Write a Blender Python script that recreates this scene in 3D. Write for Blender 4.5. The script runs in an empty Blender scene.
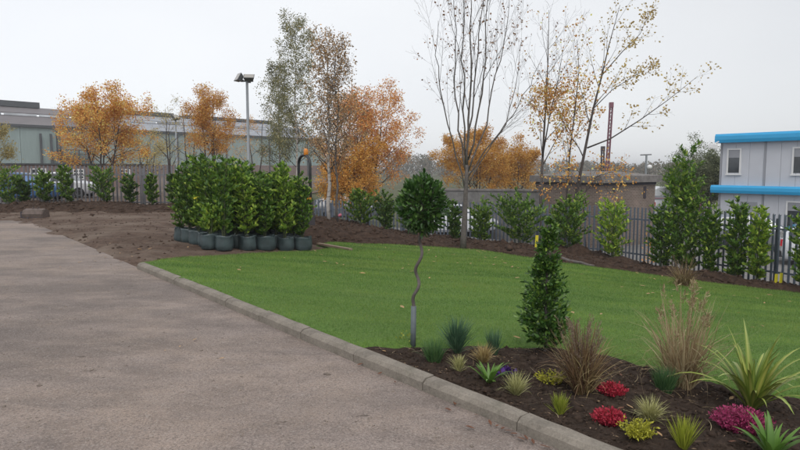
import bpy, math, random
import numpy as np
from mathutils import Vector, Matrix, noise as mnoise

random.seed(7)
RNG = np.random.default_rng(7)
R = math.radians
scn = bpy.context.scene
col = scn.collection

# ------------------------------------------------------------------ camera
F = 620.0                      # focal length in photograph pixels (800 px wide)
EYE = 1.65
PITCH = math.atan(56.0 / F)
cam_d = bpy.data.cameras.new('camera')
cam = bpy.data.objects.new('camera', cam_d)
col.objects.link(cam)
cam.location = (0, 0, EYE)
cam.rotation_euler = (math.pi / 2 - PITCH, 0, 0)
cam_d.sensor_width = 36
cam_d.lens = F / 800 * 36
cam_d.clip_start = 0.05
cam_d.clip_end = 6000
scn.camera = cam

# ------------------------------------------------------------------ sky
SUN_EL, SUN_AZ = 48, 172       # azimuth from +Y towards +X (degrees)
wd = bpy.data.worlds.new('World')
scn.world = wd
wd.use_nodes = True
nt = wd.node_tree
nt.nodes.clear()
wo = nt.nodes.new('ShaderNodeOutputWorld')
bg = nt.nodes.new('ShaderNodeBackground')
bg.inputs['Strength'].default_value = 0.10
sky = nt.nodes.new('ShaderNodeTexSky')
sky.sky_type = 'NISHITA'
sky.sun_disc = False
sky.sun_elevation = R(SUN_EL)
sky.sun_rotation = R(SUN_AZ)
tc = nt.nodes.new('ShaderNodeTexCoord')
mp = nt.nodes.new('ShaderNodeMapping')
mp.inputs['Scale'].default_value = (0.9, 0.9, 2.2)
nz = nt.nodes.new('ShaderNodeTexNoise')
nz.inputs['Scale'].default_value = 1.3
nz.inputs['Detail'].default_value = 3.0
nz.inputs['Roughness'].default_value = 0.45
cr = nt.nodes.new('ShaderNodeValToRGB')
cr.color_ramp.elements[0].position = 0.30
cr.color_ramp.elements[0].color = (0.77, 0.79, 0.83, 1)
cr.color_ramp.elements[1].position = 0.72
cr.color_ramp.elements[1].color = (0.93, 0.945, 0.965, 1)
sx = nt.nodes.new('ShaderNodeSeparateXYZ')
mr = nt.nodes.new('ShaderNodeMapRange')       # overcast thinner (brighter) towards the hidden sun
mr.inputs['From Min'].default_value = -0.75
mr.inputs['From Max'].default_value = 0.75
mr.inputs['To Min'].default_value = 10.2
mr.inputs['To Max'].default_value = 7.2
vm = nt.nodes.new('ShaderNodeVectorMath')
vm.operation = 'SCALE'
mx = nt.nodes.new('ShaderNodeMix')
mx.data_type = 'RGBA'
mx.inputs['Factor'].default_value = 0.93
L = nt.links.new
L(tc.outputs['Generated'], mp.inputs['Vector'])
L(mp.outputs['Vector'], nz.inputs['Vector'])
L(nz.outputs['Fac'], cr.inputs['Fac'])
L(tc.outputs['Generated'], sx.inputs['Vector'])
L(sx.outputs['X'], mr.inputs['Value'])
L(cr.outputs['Color'], vm.inputs[0])
L(mr.outputs['Result'], vm.inputs['Scale'])
L(sky.outputs['Color'], mx.inputs['A'])
L(vm.outputs['Vector'], mx.inputs['B'])
L(mx.outputs['Result'], bg.inputs['Color'])
L(bg.outputs['Background'], wo.inputs['Surface'])

sun_d = bpy.data.lights.new('sun', 'SUN')
sun_d.energy = 1.2
sun_d.angle = R(35)
sun_d.color = (1.0, 0.96, 0.9)
sun = bpy.data.objects.new('sun', sun_d)
col.objects.link(sun)
_sd = Vector((math.sin(R(SUN_AZ)) * math.cos(R(SUN_EL)), math.cos(R(SUN_AZ)) * math.cos(R(SUN_EL)), math.sin(R(SUN_EL))))
sun.rotation_euler = _sd.to_track_quat('Z', 'Y').to_euler()

vs = scn.view_settings
vs.view_transform = 'Standard'
vs.look = 'None'
vs.exposure = 0.28
vs.gamma = 1.0
vs.use_curve_mapping = False
scn.cycles.use_denoising = True
scn.cycles.max_bounces = 6
scn.cycles.transparent_max_bounces = 8
scn.cycles.volume_bounces = 0

# ------------------------------------------------------------------ terrain
K0 = np.array((-0.248, 5.006))            # a point on the kerb line
KU = np.array((0.622, -0.783))          # along the kerb, towards the camera
KN = np.array((0.783, 0.622))           # across it, towards the lawn
LOW = -1.85


def sstep(a, b, x):
    t = np.clip((x - a) / (b - a), 0, 1)
    return t * t * (3 - 2 * t)


def terr(X, Y):
    X = np.asarray(X, float); Y = np.asarray(Y, float)
    s = (X - K0[0]) * KN[0] + (Y - K0[1]) * KN[1]
    k = 0.085 + 0.015 * sstep(2, 8, X)
    s2 = np.maximum(s - 0.3, 0)
    s2 = s2 * s2 / (s2 + 0.6)
    z = -k * (s2 + 0.3 * sstep(0.3, 2, s)) * sstep(-9, -3.5, X)
    return np.maximum(z, LOW)


def tz(x, y):
    return float(terr(x, y))


CP, SP = math.cos(PITCH), math.sin(PITCH)


def ray(x, y):
    u, v = (x - 400) / F, (225 - y) / F
    return Vector((u, CP + v * SP, -SP + v * CP))


def PD(x, y, Y):
    """the point that a pixel shows at depth Y"""
    d = ray(x, y)
    return Vector((0, 0, EYE)) + d * (Y / d.y)


def P(x, y):
    """the ground point that a pixel shows"""
    d = ray(x, y)
    lo = 1.0
    t = 1.0
    while t < 400:
        p = Vector((0, 0, EYE)) + d * t
        if p.z < tz(p.x, p.y):
            break
        lo = t
        t *= 1.02
    hi = t
    for _ in range(30):
        m = (lo + hi) / 2
        p = Vector((0, 0, EYE)) + d * m
        if p.z < tz(p.x, p.y):
            hi = m
        else:
            lo = m
    return Vector((0, 0, EYE)) + d * lo


def ptz(px, Y):
    """ground point at depth Y in image column px"""
    x = (px - 400) / F * Y
    return Vector((x, Y, tz(x, Y)))


# ------------------------------------------------------------------ materials
MATS = {}


def nodes_of(name):
    m = bpy.data.materials.new(name)
    m.use_nodes = True
    t = m.node_tree
    b = t.nodes['Principled BSDF']
    MATS[name] = m
    return m, t, b


def ramp(t, cols, fac=None):
    r = t.nodes.new('ShaderNodeValToRGB')
    e = r.color_ramp.elements
    n = len(cols)
    while len(e) < n:
        e.new(0.5)
    for i, c in enumerate(cols):
        if len(c) == 2:
            e[i].position = c[0]; c = c[1]
        else:
            e[i].position = i / (n - 1)
        e[i].color = (*c, 1)
    if fac is not None:
        t.links.new(fac, r.inputs['Fac'])
    return r.outputs['Color']


def noise(t, scale, detail=4, rough=0.55, vec=None, dist=0):
    n = t.nodes.new('ShaderNodeTexNoise')
    n.inputs['Scale'].default_value = scale
    n.inputs['Detail'].default_value = detail
    n.inputs['Roughness'].default_value = rough
    n.inputs['Distortion'].default_value = dist
    if vec is None:
        vec = coord(t)
    t.links.new(vec, n.inputs['Vector'])
    return n.outputs['Fac']


def coord(t, scale=None, rot=None):
    c = t.nodes.new('ShaderNodeTexCoord')
    o = c.outputs['Object']
    if scale is None and rot is None:
        return o
    m = t.nodes.new('ShaderNodeMapping')
    if scale:
        m.inputs['Scale'].default_value = scale
    if rot:
        m.inputs['Rotation'].default_value = rot
    t.links.new(o, m.inputs['Vector'])
    return m.outputs['Vector']


def mixc(t, a, b, fac, mode='MIX'):
    m = t.nodes.new('ShaderNodeMix')
    m.data_type = 'RGBA'
    m.blend_type = mode
    for s, v in (('A', a), ('B', b), ('Factor', fac)):
        if isinstance(v, (int, float)):
            m.inputs[s].default_value = v
        elif isinstance(v, tuple):
            m.inputs[s].default_value = (*v, 1)
        else:
            t.links.new(v, m.inputs[s])
    return m.outputs['Result']


def remap(t, v, a, b, c=0.0, d=1.0):
    m = t.nodes.new('ShaderNodeMapRange')
    m.inputs['From Min'].default_value = a
    m.inputs['From Max'].default_value = b
    m.inputs['To Min'].default_value = c
    m.inputs['To Max'].default_value = d
    t.links.new(v, m.inputs['Value'])
    return m.outputs['Result']


def bump(t, b, h, strength=0.5, dist=0.01):
    n = t.nodes.new('ShaderNodeBump')
    n.inputs['Strength'].default_value = strength
    n.inputs['Distance'].default_value = dist
    t.links.new(h, n.inputs['Height'])
    t.links.new(n.outputs['Normal'], b.inputs['Normal'])


def mat_plain(name, c, rough=0.6, metal=0.0, var=0.12, scale=6.0, bmp=0.15, spec=0.5):
    m, t, b = nodes_of(name)
    n = noise(t, scale, 5, 0.6)
    lo = tuple(v * (1 - var) for v in c); hi = tuple(min(1, v * (1 + var)) for v in c)
    t.links.new(ramp(t, [(0.25, lo), (0.75, hi)], n), b.inputs['Base Color'])
    b.inputs['Roughness'].default_value = rough
    b.inputs['Metallic'].default_value = metal
    b.inputs['Specular IOR Level'].default_value = spec
    if bmp:
        bump(t, b, noise(t, scale * 8, 4, 0.6), bmp, 0.004)
    return m


def mat_leaf(name, cols, rough=0.5, transl=0.25, spec=0.4):
    """leaves: each leaf (mesh island) takes its own tone"""
    m, t, b = nodes_of(name)
    g = t.nodes.new('ShaderNodeNewGeometry')
    c = ramp(t, cols, g.outputs['Random Per Island'])
    oi = t.nodes.new('ShaderNodeObjectInfo')
    c = mixc(t, c, ramp(t, [(0, (0.86, 0.88, 0.90)), (1, (1.14, 1.10, 1.0))], oi.outputs['Random']), 0.9, 'MULTIPLY')
    t.links.new(c, b.inputs['Base Color'])
    b.inputs['Roughness'].default_value = rough
    b.inputs['Specular IOR Level'].default_value = spec
    if transl:
        tr = t.nodes.new('ShaderNodeBsdfTranslucent')
        t.links.new(c, tr.inputs['Color'])
        ms = t.nodes.new('ShaderNodeMixShader')
        ms.inputs[0].default_value = transl
        t.links.new(b.outputs[0], ms.inputs[1])
        t.links.new(tr.outputs[0], ms.inputs[2])
        t.links.new(ms.outputs[0], t.nodes['Material Output'].inputs['Surface'])
    return m


def mat_road():
    m, t, b = nodes_of('worn_tarmac')
    fine = noise(t, 150, 3, 0.75)
    agg = noise(t, 65, 4, 0.7)
    mid = noise(t, 2.2, 9, 0.75, vec=coord(t, (0.8, 1.15, 1), (0, 0, R(12))))
    c = ramp(t, [(0.30, (0.156, 0.129, 0.115)), (0.5, (0.228, 0.189, 0.169)), (0.72, (0.302, 0.252, 0.226))], mid)
    big = noise(t, 0.55, 8, 0.72, vec=coord(t, (0.8, 1.2, 1), (0, 0, R(8))), dist=0.3)
    c = mixc(t, c, (0.320, 0.252, 0.204), remap(t, big, 0.45, 0.66, 0, 0.65))      # soil trodden over it
    dk = noise(t, 0.35, 8, 0.70, vec=coord(t, (0.6, 1.3, 1), (0, 0, R(10))))
    c = mixc(t, c, (0.126, 0.107, 0.098), remap(t, dk, 0.48, 0.60, 0, 0.7))        # damp and older patches
    c = mixc(t, c, ramp(t, [(0.32, (0.35, 0.33, 0.32)), (0.68, (1.6, 1.56, 1.53))], agg), 0.42, 'MULTIPLY')
    c = mixc(t, c, ramp(t, [(0.32, (0.4, 0.4, 0.4)), (0.68, (1.6, 1.6, 1.6))], fine), 0.6, 'MULTIPLY')
    st = t.nodes.new('ShaderNodeTexVoronoi')
    st.inputs['Scale'].default_value = 90
    t.links.new(coord(t), st.inputs['Vector'])
    sc_ = t.nodes.new('ShaderNodeSeparateColor')
    t.links.new(st.outputs['Color'], sc_.inputs[0])
    c = mixc(t, c, (0.36, 0.32, 0.29), remap(t, sc_.outputs[0], 0.90, 0.93, 0, 0.4))   # pale aggregate
    c = mixc(t, c, (0.07, 0.06, 0.055), remap(t, sc_.outputs[1], 0.90, 0.93, 0, 0.4))  # dark aggregate
    spots = noise(t, 6, 7, 0.8, vec=coord(t, (0.5, 1.3, 1)))
    c = mixc(t, c, (0.060, 0.046, 0.038), remap(t, spots, 0.62, 0.67, 0, 0.85))
    t.links.new(c, b.inputs['Base Color'])
    b.inputs['Roughness'].default_value = 0.9
    b.inputs['Specular IOR Level'].default_value = 0.25
    bump(t, b, agg, 0.6, 0.006)
    return m


def mat_soil(name, dark, mid, light, sc=1.0, patch=None):
    m, t, b = nodes_of(name)
    n1 = noise(t, 7 * sc, 8, 0.7)
    n2 = noise(t, 40 * sc, 5, 0.7)
    c = ramp(t, [(0.28, dark), (0.5, mid), (0.74, light)], n1)
    c = mixc(t, c, ramp(t, [(0.3, (0.45, 0.45, 0.45)), (0.7, (1.5, 1.5, 1.5))], n2), 0.7, 'MULTIPLY')
    if patch:
        c = mixc(t, c, patch, remap(t, noise(t, 0.7, 5, 0.6), 0.45, 0.65, 0, 0.7))
    t.links.new(c, b.inputs['Base Color'])
    b.inputs['Roughness'].default_value = 0.95
    b.inputs['Specular IOR Level'].default_value = 0.15
    bump(t, b, n2, 0.9, 0.012)
    return m


def mat_lawn():
    m, t, b = nodes_of('turf_base')
    n = noise(t, 30, 5, 0.7)
    w = noise(t, 0.8, 4, 0.5)
    c = ramp(t, [(0.3, (0.062, 0.120, 0.024)), (0.7, (0.132, 0.228, 0.044))], n)
    c = mixc(t, c, (0.12, 0.17, 0.05), remap(t, w, 0.5, 0.75, 0, 0.35))
    t.links.new(c, b.inputs['Base Color'])
    b.inputs['Roughness'].default_value = 0.8
    b.inputs['Specular IOR Level'].default_value = 0.2
    bump(t, b, n, 0.8, 0.02)
    return m


def mat_blades():
    m, t, b = nodes_of('grass_blades')
    g = t.nodes.new('ShaderNodeNewGeometry')
    c = ramp(t, [(0, (0.084, 0.166, 0.034)), (0.55, (0.142, 0.262, 0.053)), (0.93, (0.215, 0.338, 0.085)), (1, (0.34, 0.33, 0.13))],
             g.outputs['Random Per Island'])
    # the rolls of turf were cut from slightly different ground: lanes about half a metre wide
    v = coord(t, rot=(0, 0, R(-5)))
    wv = t.nodes.new('ShaderNodeTexWave')
    wv.wave_type = 'BANDS'
    wv.bands_direction = 'Y'
    wv.inputs['Scale'].default_value = 0.30
    wv.inputs['Distortion'].default_value = 4.0
    wv.inputs['Detail'].default_value = 3
    t.links.new(v, wv.inputs['Vector'])
    c = mixc(t, c, ramp(t, [(0.2, (0.78, 0.84, 0.8)), (0.8, (1.16, 1.10, 1.05))], wv.outputs['Fac']), 0.5, 'MULTIPLY')
    c = mixc(t, c, ramp(t, [(0.35, (0.70, 0.76, 0.74)), (0.65, (1.30, 1.18, 1.05))], noise(t, 1.1, 6, 0.65, vec=coord(t, (0.45, 1.3, 1)))), 0.95, 'MULTIPLY')
    c = mixc(t, c, (0.270, 0.300, 0.085), remap(t, noise(t, 0.55, 6, 0.65), 0.50, 0.72, 0, 0.35))
    t.links.new(c, b.inputs['Base Color'])
    b.inputs['Roughness'].default_value = 0.65
    b.inputs['Specular IOR Level'].default_value = 0.25
    tr = t.nodes.new('ShaderNodeBsdfTranslucent')
    t.links.new(c, tr.inputs['Color'])
    ms = t.nodes.new('ShaderNodeMixShader')
    ms.inputs[0].default_value = 0.3
    t.links.new(b.outputs[0], ms.inputs[1]); t.links.new(tr.outputs[0], ms.inputs[2])
    t.links.new(ms.outputs[0], t.nodes['Material Output'].inputs['Surface'])
    return m


def mat_concrete(name, c, wear=0.6):
    m, t, b = nodes_of(name)
    n1 = noise(t, 4, 8, 0.7)
    n2 = noise(t, 70, 4, 0.7)
    lo = tuple(v * 0.62 for v in c); hi = tuple(v * 1.2 for v in c)
    k = ramp(t, [(0.3, lo), (0.55, c), (0.75, hi)], n1)
    k = mixc(t, k, ramp(t, [(0.3, (0.6, 0.6, 0.6)), (0.7, (1.3, 1.3, 1.3))], n2), wear, 'MULTIPLY')
    k = mixc(t, k, (0.07, 0.08, 0.045), remap(t, noise(t, 2.3, 6, 0.7), 0.58, 0.75, 0, 0.5))
    t.links.new(k, b.inputs['Base Color'])
    b.inputs['Roughness'].default_value = 0.9
    b.inputs['Specular IOR Level'].default_value = 0.2
    bump(t, b, n2, 0.5, 0.004)
    return m


def mat_brick(name, c1, c2, mortar, sx=1.0):
    m, t, b = nodes_of(name)
    uv = t.nodes.new('ShaderNodeUVMap')
    bt = t.nodes.new('ShaderNodeTexBrick')
    bt.inputs['Color1'].default_value = (*c1, 1)
    bt.inputs['Color2'].default_value = (*c2, 1)
    bt.inputs['Mortar'].default_value = (*mortar, 1)
    bt.inputs['Scale'].default_value = 1.0
    bt.inputs['Mortar Size'].default_value = 0.012
    bt.inputs['Brick Width'].default_value = 0.225 * sx
    bt.inputs['Row Height'].default_value = 0.075 * sx
    t.links.new(uv.outputs[0], bt.inputs['Vector'])
    c = mixc(t, bt.outputs['Color'], ramp(t, [(0.3, (0.7, 0.7, 0.7)), (0.7, (1.25, 1.2, 1.2))], noise(t, 1.5, 5, 0.6)), 0.7, 'MULTIPLY')
    t.links.new(c, b.inputs['Base Color'])
    b.inputs['Roughness'].default_value = 0.9
    b.inputs['Specular IOR Level'].default_value = 0.2
    bump(t, b, bt.outputs['Fac'], -0.6, 0.006)
    return m


def mat_glass_dark(name, c=(0.03, 0.035, 0.04)):
    m, t, b = nodes_of(name)
    t.links.new(ramp(t, [(0.35, c), (0.7, tuple(v * 2.2 for v in c))], noise(t, 1.4, 2, 0.5)), b.inputs['Base Color'])
    b.inputs['Roughness'].default_value = 0.06
    b.inputs['Specular IOR Level'].default_value = 0.8
    return m


def mat_sheet(name, c, rib=3.0, var=0.15, rough=0.6):
    """profiled sheet cladding: fine ribs in relief, weather streaks in colour"""
    m, t, b = nodes_of(name)
    uv = t.nodes.new('ShaderNodeUVMap')
    w = t.nodes.new('ShaderNodeTexWave')
    w.bands_direction = 'X'
    w.inputs['Scale'].default_value = rib
    t.links.new(uv.outputs[0], w.inputs['Vector'])
    mpn = t.nodes.new('ShaderNodeMapping')
    mpn.inputs['Scale'].default_value = (0.5, 0.06, 1)
    t.links.new(uv.outputs[0], mpn.inputs['Vector'])
    st = noise(t, 2.0, 5, 0.65, vec=mpn.outputs[0])
    lo = tuple(v * (1 - var) for v in c); hi = tuple(v * (1 + var) for v in c)
    t.links.new(ramp(t, [(0.3, lo), (0.7, hi)], st), b.inputs['Base Color'])
    b.inputs['Roughness'].default_value = rough
    bump(t, b, w.outputs['Fac'], 0.5, 0.03)
    return m


def mat_birch():
    m, t, b = nodes_of('birch_bark')
    n = noise(t, 5, 5, 0.7, vec=coord(t, (1, 1, 4)))
    t.links.new(ramp(t, [(0.36, (0.05, 0.045, 0.04)), (0.46, (0.42, 0.39, 0.36)), (0.8, (0.55, 0.52, 0.49))], n), b.inputs['Base Color'])
    b.inputs['Roughness'].default_value = 0.8
    return m


mat_road()
mat_soil('bed_soil', (0.018, 0.012, 0.009), (0.040, 0.027, 0.020), (0.075, 0.052, 0.039), 1.2)
mat_soil('berm_soil', (0.022, 0.014, 0.010), (0.048, 0.030, 0.021), (0.095, 0.060, 0.042), 0.8)
mat_soil('dirt', (0.052, 0.033, 0.024), (0.096, 0.064, 0.048), (0.155, 0.110, 0.084), 0.5, patch=(0.185, 0.145, 0.116))
mat_soil('litter_ground', (0.060, 0.045, 0.035), (0.130, 0.092, 0.070), (0.200, 0.135, 0.090), 0.25, patch=(0.17, 0.16, 0.155))
mat_soil('rough_ground', (0.050, 0.055, 0.030), (0.090, 0.095, 0.050), (0.130, 0.125, 0.070), 0.1)
mat_soil('yard_tarmac', (0.150, 0.145, 0.140), (0.200, 0.192, 0.185), (0.250, 0.240, 0.230), 0.4)
mat_lawn()
mat_blades()
mat_concrete('kerb_concrete', (0.235, 0.208, 0.175))
mat_concrete('wall_concrete', (0.190, 0.185, 0.180))
mat_concrete('roof_concrete', (0.215, 0.200, 0.190))
mat_brick('hut_brick', (0.150, 0.112, 0.092), (0.205, 0.158, 0.130), (0.260, 0.230, 0.205))
mat_brick('shed_brick', (0.170, 0.105, 0.090), (0.220, 0.140, 0.118), (0.230, 0.205, 0.195))
mat_plain('fence_steel', (0.118, 0.142, 0.185), 0.5, 0.0, 0.15, 12)
mat_plain('fence_steel_grey', (0.160, 0.160, 0.178), 0.55, 0.0, 0.15, 12)
mat_plain('bark_grey', (0.120, 0.105, 0.098), 0.9, 0, 0.35, 14, 0.5, 0.2)
mat_plain('bark_dark', (0.085, 0.072, 0.068), 0.9, 0, 0.35, 14, 0.5, 0.2)
mat_plain('stem_green', (0.060, 0.075, 0.030), 0.8, 0, 0.3, 14)
mat_birch()
mat_leaf('laurel_leaf', [(0, (0.045, 0.108, 0.019)), (0.5, (0.103, 0.207, 0.030)), (0.85, (0.201, 0.325, 0.043)), (1, (0.372, 0.459, 0.070))], 0.45, 0.25, 0.32)
mat_leaf('laurel_leaf_dark', [(0, (0.037, 0.090, 0.019)), (0.6, (0.074, 0.157, 0.026)), (1, (0.201, 0.291, 0.047))], 0.45, 0.25, 0.32)
mat_leaf('laurel_leaf_bright', [(0, (0.086, 0.179, 0.025)), (0.5, (0.201, 0.337, 0.041)), (1, (0.430, 0.538, 0.078))], 0.45, 0.25, 0.32)
mat_leaf('bay_leaf', [(0, (0.020, 0.058, 0.013)), (0.6, (0.050, 0.121, 0.025)), (1, (0.112, 0.209, 0.048))], 0.30, 0.15, 0.5)
mat_leaf('cone_leaf', [(0, (0.027, 0.075, 0.016)), (0.55, (0.061, 0.143, 0.025)), (0.9, (0.130, 0.240, 0.038)), (1, (0.247, 0.360, 0.061))], 0.32, 0.16, 0.5)
mat_leaf('orange_leaf', [(0, (0.418, 0.183, 0.053)), (0.4, (0.690, 0.329, 0.085)), (0.8, (0.800, 0.524, 0.144)), (1, (0.800, 0.800, 0.263))], 0.6, 0.35)
mat_leaf('amber_leaf', [(0, (0.420, 0.202, 0.045)), (0.5, (0.700, 0.344, 0.072)), (1, (0.800, 0.538, 0.142))], 0.6, 0.35)
mat_leaf('rust_leaf', [(0, (0.453, 0.198, 0.051)), (0.5, (0.766, 0.356, 0.082)), (1, (0.800, 0.579, 0.153))], 0.6, 0.35)
mat_leaf('pink_rust_leaf', [(0, (0.411, 0.173, 0.066)), (0.5, (0.767, 0.345, 0.124)), (1, (0.800, 0.588, 0.205))], 0.6, 0.35)
mat_leaf('straw_leaf', [(0, (0.325, 0.260, 0.091)), (0.6, (0.481, 0.390, 0.150)), (1, (0.585, 0.520, 0.260))], 0.6, 0.35)
mat_leaf('birch_green_leaf', [(0, (0.132, 0.144, 0.073)), (0.6, (0.228, 0.237, 0.127)), (1, (0.386, 0.338, 0.174))], 0.55, 0.3)
mat_leaf('birch_brown_leaf', [(0, (0.214, 0.161, 0.104)), (0.6, (0.370, 0.264, 0.170)), (1, (0.643, 0.415, 0.207))], 0.55, 0.3)
mat_leaf('ochre_leaf', [(0, (0.364, 0.234, 0.072)), (0.6, (0.520, 0.377, 0.111)), (1, (0.624, 0.507, 0.208))], 0.6, 0.35)
mat_leaf('brown_leaf', [(0, (0.195, 0.098, 0.056)), (1, (0.390, 0.210, 0.112))], 0.6, 0.3)
mat_leaf('willow_leaf', [(0, (0.096, 0.120, 0.072)), (1, (0.208, 0.232, 0.136))], 0.6, 0.3)
mat_leaf('wood_leaf', [(0, (0.111, 0.117, 0.083)), (0.5, (0.182, 0.169, 0.120)), (0.8, (0.247, 0.182, 0.128)), (1, (0.325, 0.247, 0.165))], 0.7, 0.3)
mat_leaf('fallen_leaf', [(0, (0.240, 0.110, 0.050)), (0.5, (0.420, 0.260, 0.130)), (1, (0.560, 0.430, 0.250))], 0.7, 0.15)
mat_leaf('kerb_leaf', [(0, (0.083, 0.034, 0.020)), (0.7, (0.166, 0.074, 0.044)), (1, (0.269, 0.163, 0.095))], 0.6, 0.15)
mat_leaf('blue_grass', [(0, (0.039, 0.097, 0.050)), (0.6, (0.088, 0.179, 0.097)), (1, (0.166, 0.276, 0.156))], 0.5, 0.2)
mat_leaf('dark_feather', [(0, (0.035, 0.092, 0.035)), (0.6, (0.074, 0.163, 0.055)), (1, (0.137, 0.238, 0.086))], 0.6, 0.2)
mat_leaf('tan_grass', [(0, (0.253, 0.176, 0.072)), (0.5, (0.440, 0.330, 0.143)), (1, (0.605, 0.495, 0.253))], 0.6, 0.25)
mat_leaf('cream_grass', [(0, (0.230, 0.230, 0.078)), (0.5, (0.437, 0.425, 0.180)), (1, (0.644, 0.621, 0.324))], 0.55, 0.25)
mat_leaf('lime_grass', [(0, (0.170, 0.220, 0.024)), (0.6, (0.320, 0.370, 0.040)), (1, (0.460, 0.470, 0.090))], 0.55, 0.25)
mat_leaf('broad_green', [(0, (0.060, 0.140, 0.026)), (0.6, (0.115, 0.230, 0.040)), (1, (0.210, 0.340, 0.075))], 0.4, 0.2)
mat_leaf('yellow_heather', [(0, (0.230, 0.231, 0.024)), (0.6, (0.400, 0.396, 0.036)), (1, (0.520, 0.517, 0.072))], 0.6, 0.2)
mat_leaf('red_heather', [(0, (0.230, 0.013, 0.030)), (0.6, (0.446, 0.026, 0.060)), (1, (0.634, 0.080, 0.128))], 0.6, 0.2)
mat_leaf('pink_heather', [(0, (0.203, 0.019, 0.070)), (0.6, (0.405, 0.038, 0.140)), (1, (0.594, 0.112, 0.252))], 0.6, 0.2)
mat_leaf('heather_green', [(0, (0.040, 0.060, 0.018)), (1, (0.090, 0.110, 0.035))], 0.6, 0.2)
mat_leaf('red_brown_grass', [(0, (0.079, 0.040, 0.025)), (0.4, (0.198, 0.117, 0.064)), (0.8, (0.356, 0.257, 0.127)), (1, (0.555, 0.484, 0.243))], 0.6, 0.2)
mat_leaf('plume', [(0, (0.170, 0.112, 0.088)), (0.6, (0.270, 0.196, 0.149)), (1, (0.400, 0.325, 0.253))], 0.7, 0.25)
mat_leaf('dry_grass', [(0, (0.207, 0.138, 0.077)), (0.5, (0.356, 0.269, 0.156)), (1, (0.540, 0.463, 0.300))], 0.65, 0.25)
mat_leaf('purple_flower', [(0, (0.045, 0.016, 0.130)), (1, (0.090, 0.032, 0.230))], 0.6, 0.2)


def mat_flax():
    """strap leaves: green with a yellow band down the middle of each (UV across the blade)"""
    m, t, b = nodes_of('flax_leaf')
    uv = t.nodes.new('ShaderNodeUVMap')
    s = t.nodes.new('ShaderNodeSeparateXYZ')
    t.links.new(uv.outputs[0], s.inputs[0])
    oi = t.nodes.new('ShaderNodeObjectInfo')
    c = ramp(t, [(0.0, (0.160, 0.230, 0.040)), (0.24, (0.185, 0.255, 0.045)), (0.38, (0.310, 0.345, 0.085)), (0.62, (0.330, 0.360, 0.095)), (0.76, (0.185, 0.255, 0.045)), (1, (0.160, 0.230, 0.040))], s.outputs['X'])
    c = mixc(t, c, ramp(t, [(0, (0.75, 0.85, 0.7)), (1, (1.35, 1.2, 1.15))], oi.outputs['Random']), 0.8, 'MULTIPLY')
    t.links.new(c, b.inputs['Base Color'])
    b.inputs['Roughness'].default_value = 0.42
    return m


mat_flax()
mat_plain('planter_bag', (0.046, 0.068, 0.072), 0.45, 0, 0.45, 5, 0.5)
mat_plain('dark_plastic', (0.025, 0.027, 0.030), 0.5, 0, 0.2, 8)
mat_plain('tree_guard', (0.105, 0.125, 0.135), 0.6, 0, 0.2, 14)
mat_plain('galvanised', (0.270, 0.290, 0.310), 0.5, 0.4, 0.12, 9)
mat_plain('lamp_body', (0.130, 0.135, 0.140), 0.5, 0.4, 0.15, 9)
mat_plain('lamp_glass', (0.330, 0.310, 0.280), 0.2, 0, 0.1, 5, 0)
mat_plain('amber_plastic', (0.620, 0.210, 0.020), 0.25, 0, 0.1, 20, 0)
mat_plain('cabin_panel', (0.530, 0.545, 0.590), 0.55, 0, 0.05, 1.2, 0.05)
mat_plain('cabin_trim', (0.300, 0.310, 0.340), 0.5, 0, 0.08, 2, 0.05)
mat_plain('cabin_blue', (0.030, 0.350, 0.660), 0.42, 0, 0.06, 1.2, 0.05)
mat_plain('white_upvc', (0.720, 0.720, 0.720), 0.35, 0, 0.05, 3, 0)
mat_plain('car_white', (0.660, 0.680, 0.710), 0.22, 0, 0.04, 1, 0)
mat_plain('car_silver', (0.300, 0.310, 0.330), 0.28, 0.5, 0.05, 1, 0)
mat_plain('car_blue', (0.040, 0.110, 0.260), 0.25, 0.2, 0.05, 1, 0)
mat_plain('tyre', (0.022, 0.022, 0.023), 0.85, 0, 0.2, 20)
mat_plain('rim', (0.330, 0.335, 0.340), 0.35, 0.7, 0.1, 10, 0)
mat_plain('tail_lamp', (0.480, 0.014, 0.030), 0.2, 0, 0.1, 10, 0)
mat_plain('head_lamp', (0.620, 0.630, 0.640), 0.15, 0, 0.05, 10, 0)
mat_plain('rusty_steel', (0.125, 0.095, 0.082), 0.8, 0.2, 0.35, 7, 0.5)
mat_plain('machine_orange', (0.420, 0.120, 0.020), 0.5, 0, 0.15, 5)
mat_plain('crimson_steel', (0.190, 0.075, 0.100), 0.6, 0, 0.2, 2)
mat_plain('timber', (0.250, 0.190, 0.135), 0.85, 0, 0.3, 6, 0.5)
mat_plain('yellow_plastic', (0.640, 0.560, 0.030), 0.5, 0, 0.08, 12, 0.05)
mat_plain('pink_plastic', (0.420, 0.110, 0.160), 0.5, 0, 0.08, 12, 0.05)
mat_plain('mast_dark', (0.060, 0.050, 0.060), 0.6, 0.2, 0.15, 3)
mat_plain('clod', (0.062, 0.040, 0.029), 0.95, 0, 0.5, 9, 0.4, 0.15)
mat_plain('bed_clod', (0.042, 0.029, 0.022), 0.95, 0, 0.5, 9, 0.4, 0.15)
mat_plain('pebble', (0.230, 0.190, 0.160), 0.9, 0, 0.5, 3, 0.2, 0.2)
mat_plain('wood_chip', (0.290, 0.200, 0.130), 0.9, 0, 0.4, 5, 0.2, 0.2)
mat_sheet('factory_wall', (0.265, 0.335, 0.325), 1.2, 0.10)
mat_sheet('factory_roof', (0.280, 0.295, 0.325), 1.6, 0.22)
mat_sheet('factory_roof_brown', (0.125, 0.108, 0.112), 1.6, 0.2)
mat_plain('factory_trim', (0.055, 0.060, 0.066), 0.6, 0, 0.2, 0.4)
mat_plain('factory_glazing', (0.480, 0.500, 0.530), 0.25, 0, 0.35, 0.35, 0)
mat_glass_dark('dark_glass')
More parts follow.
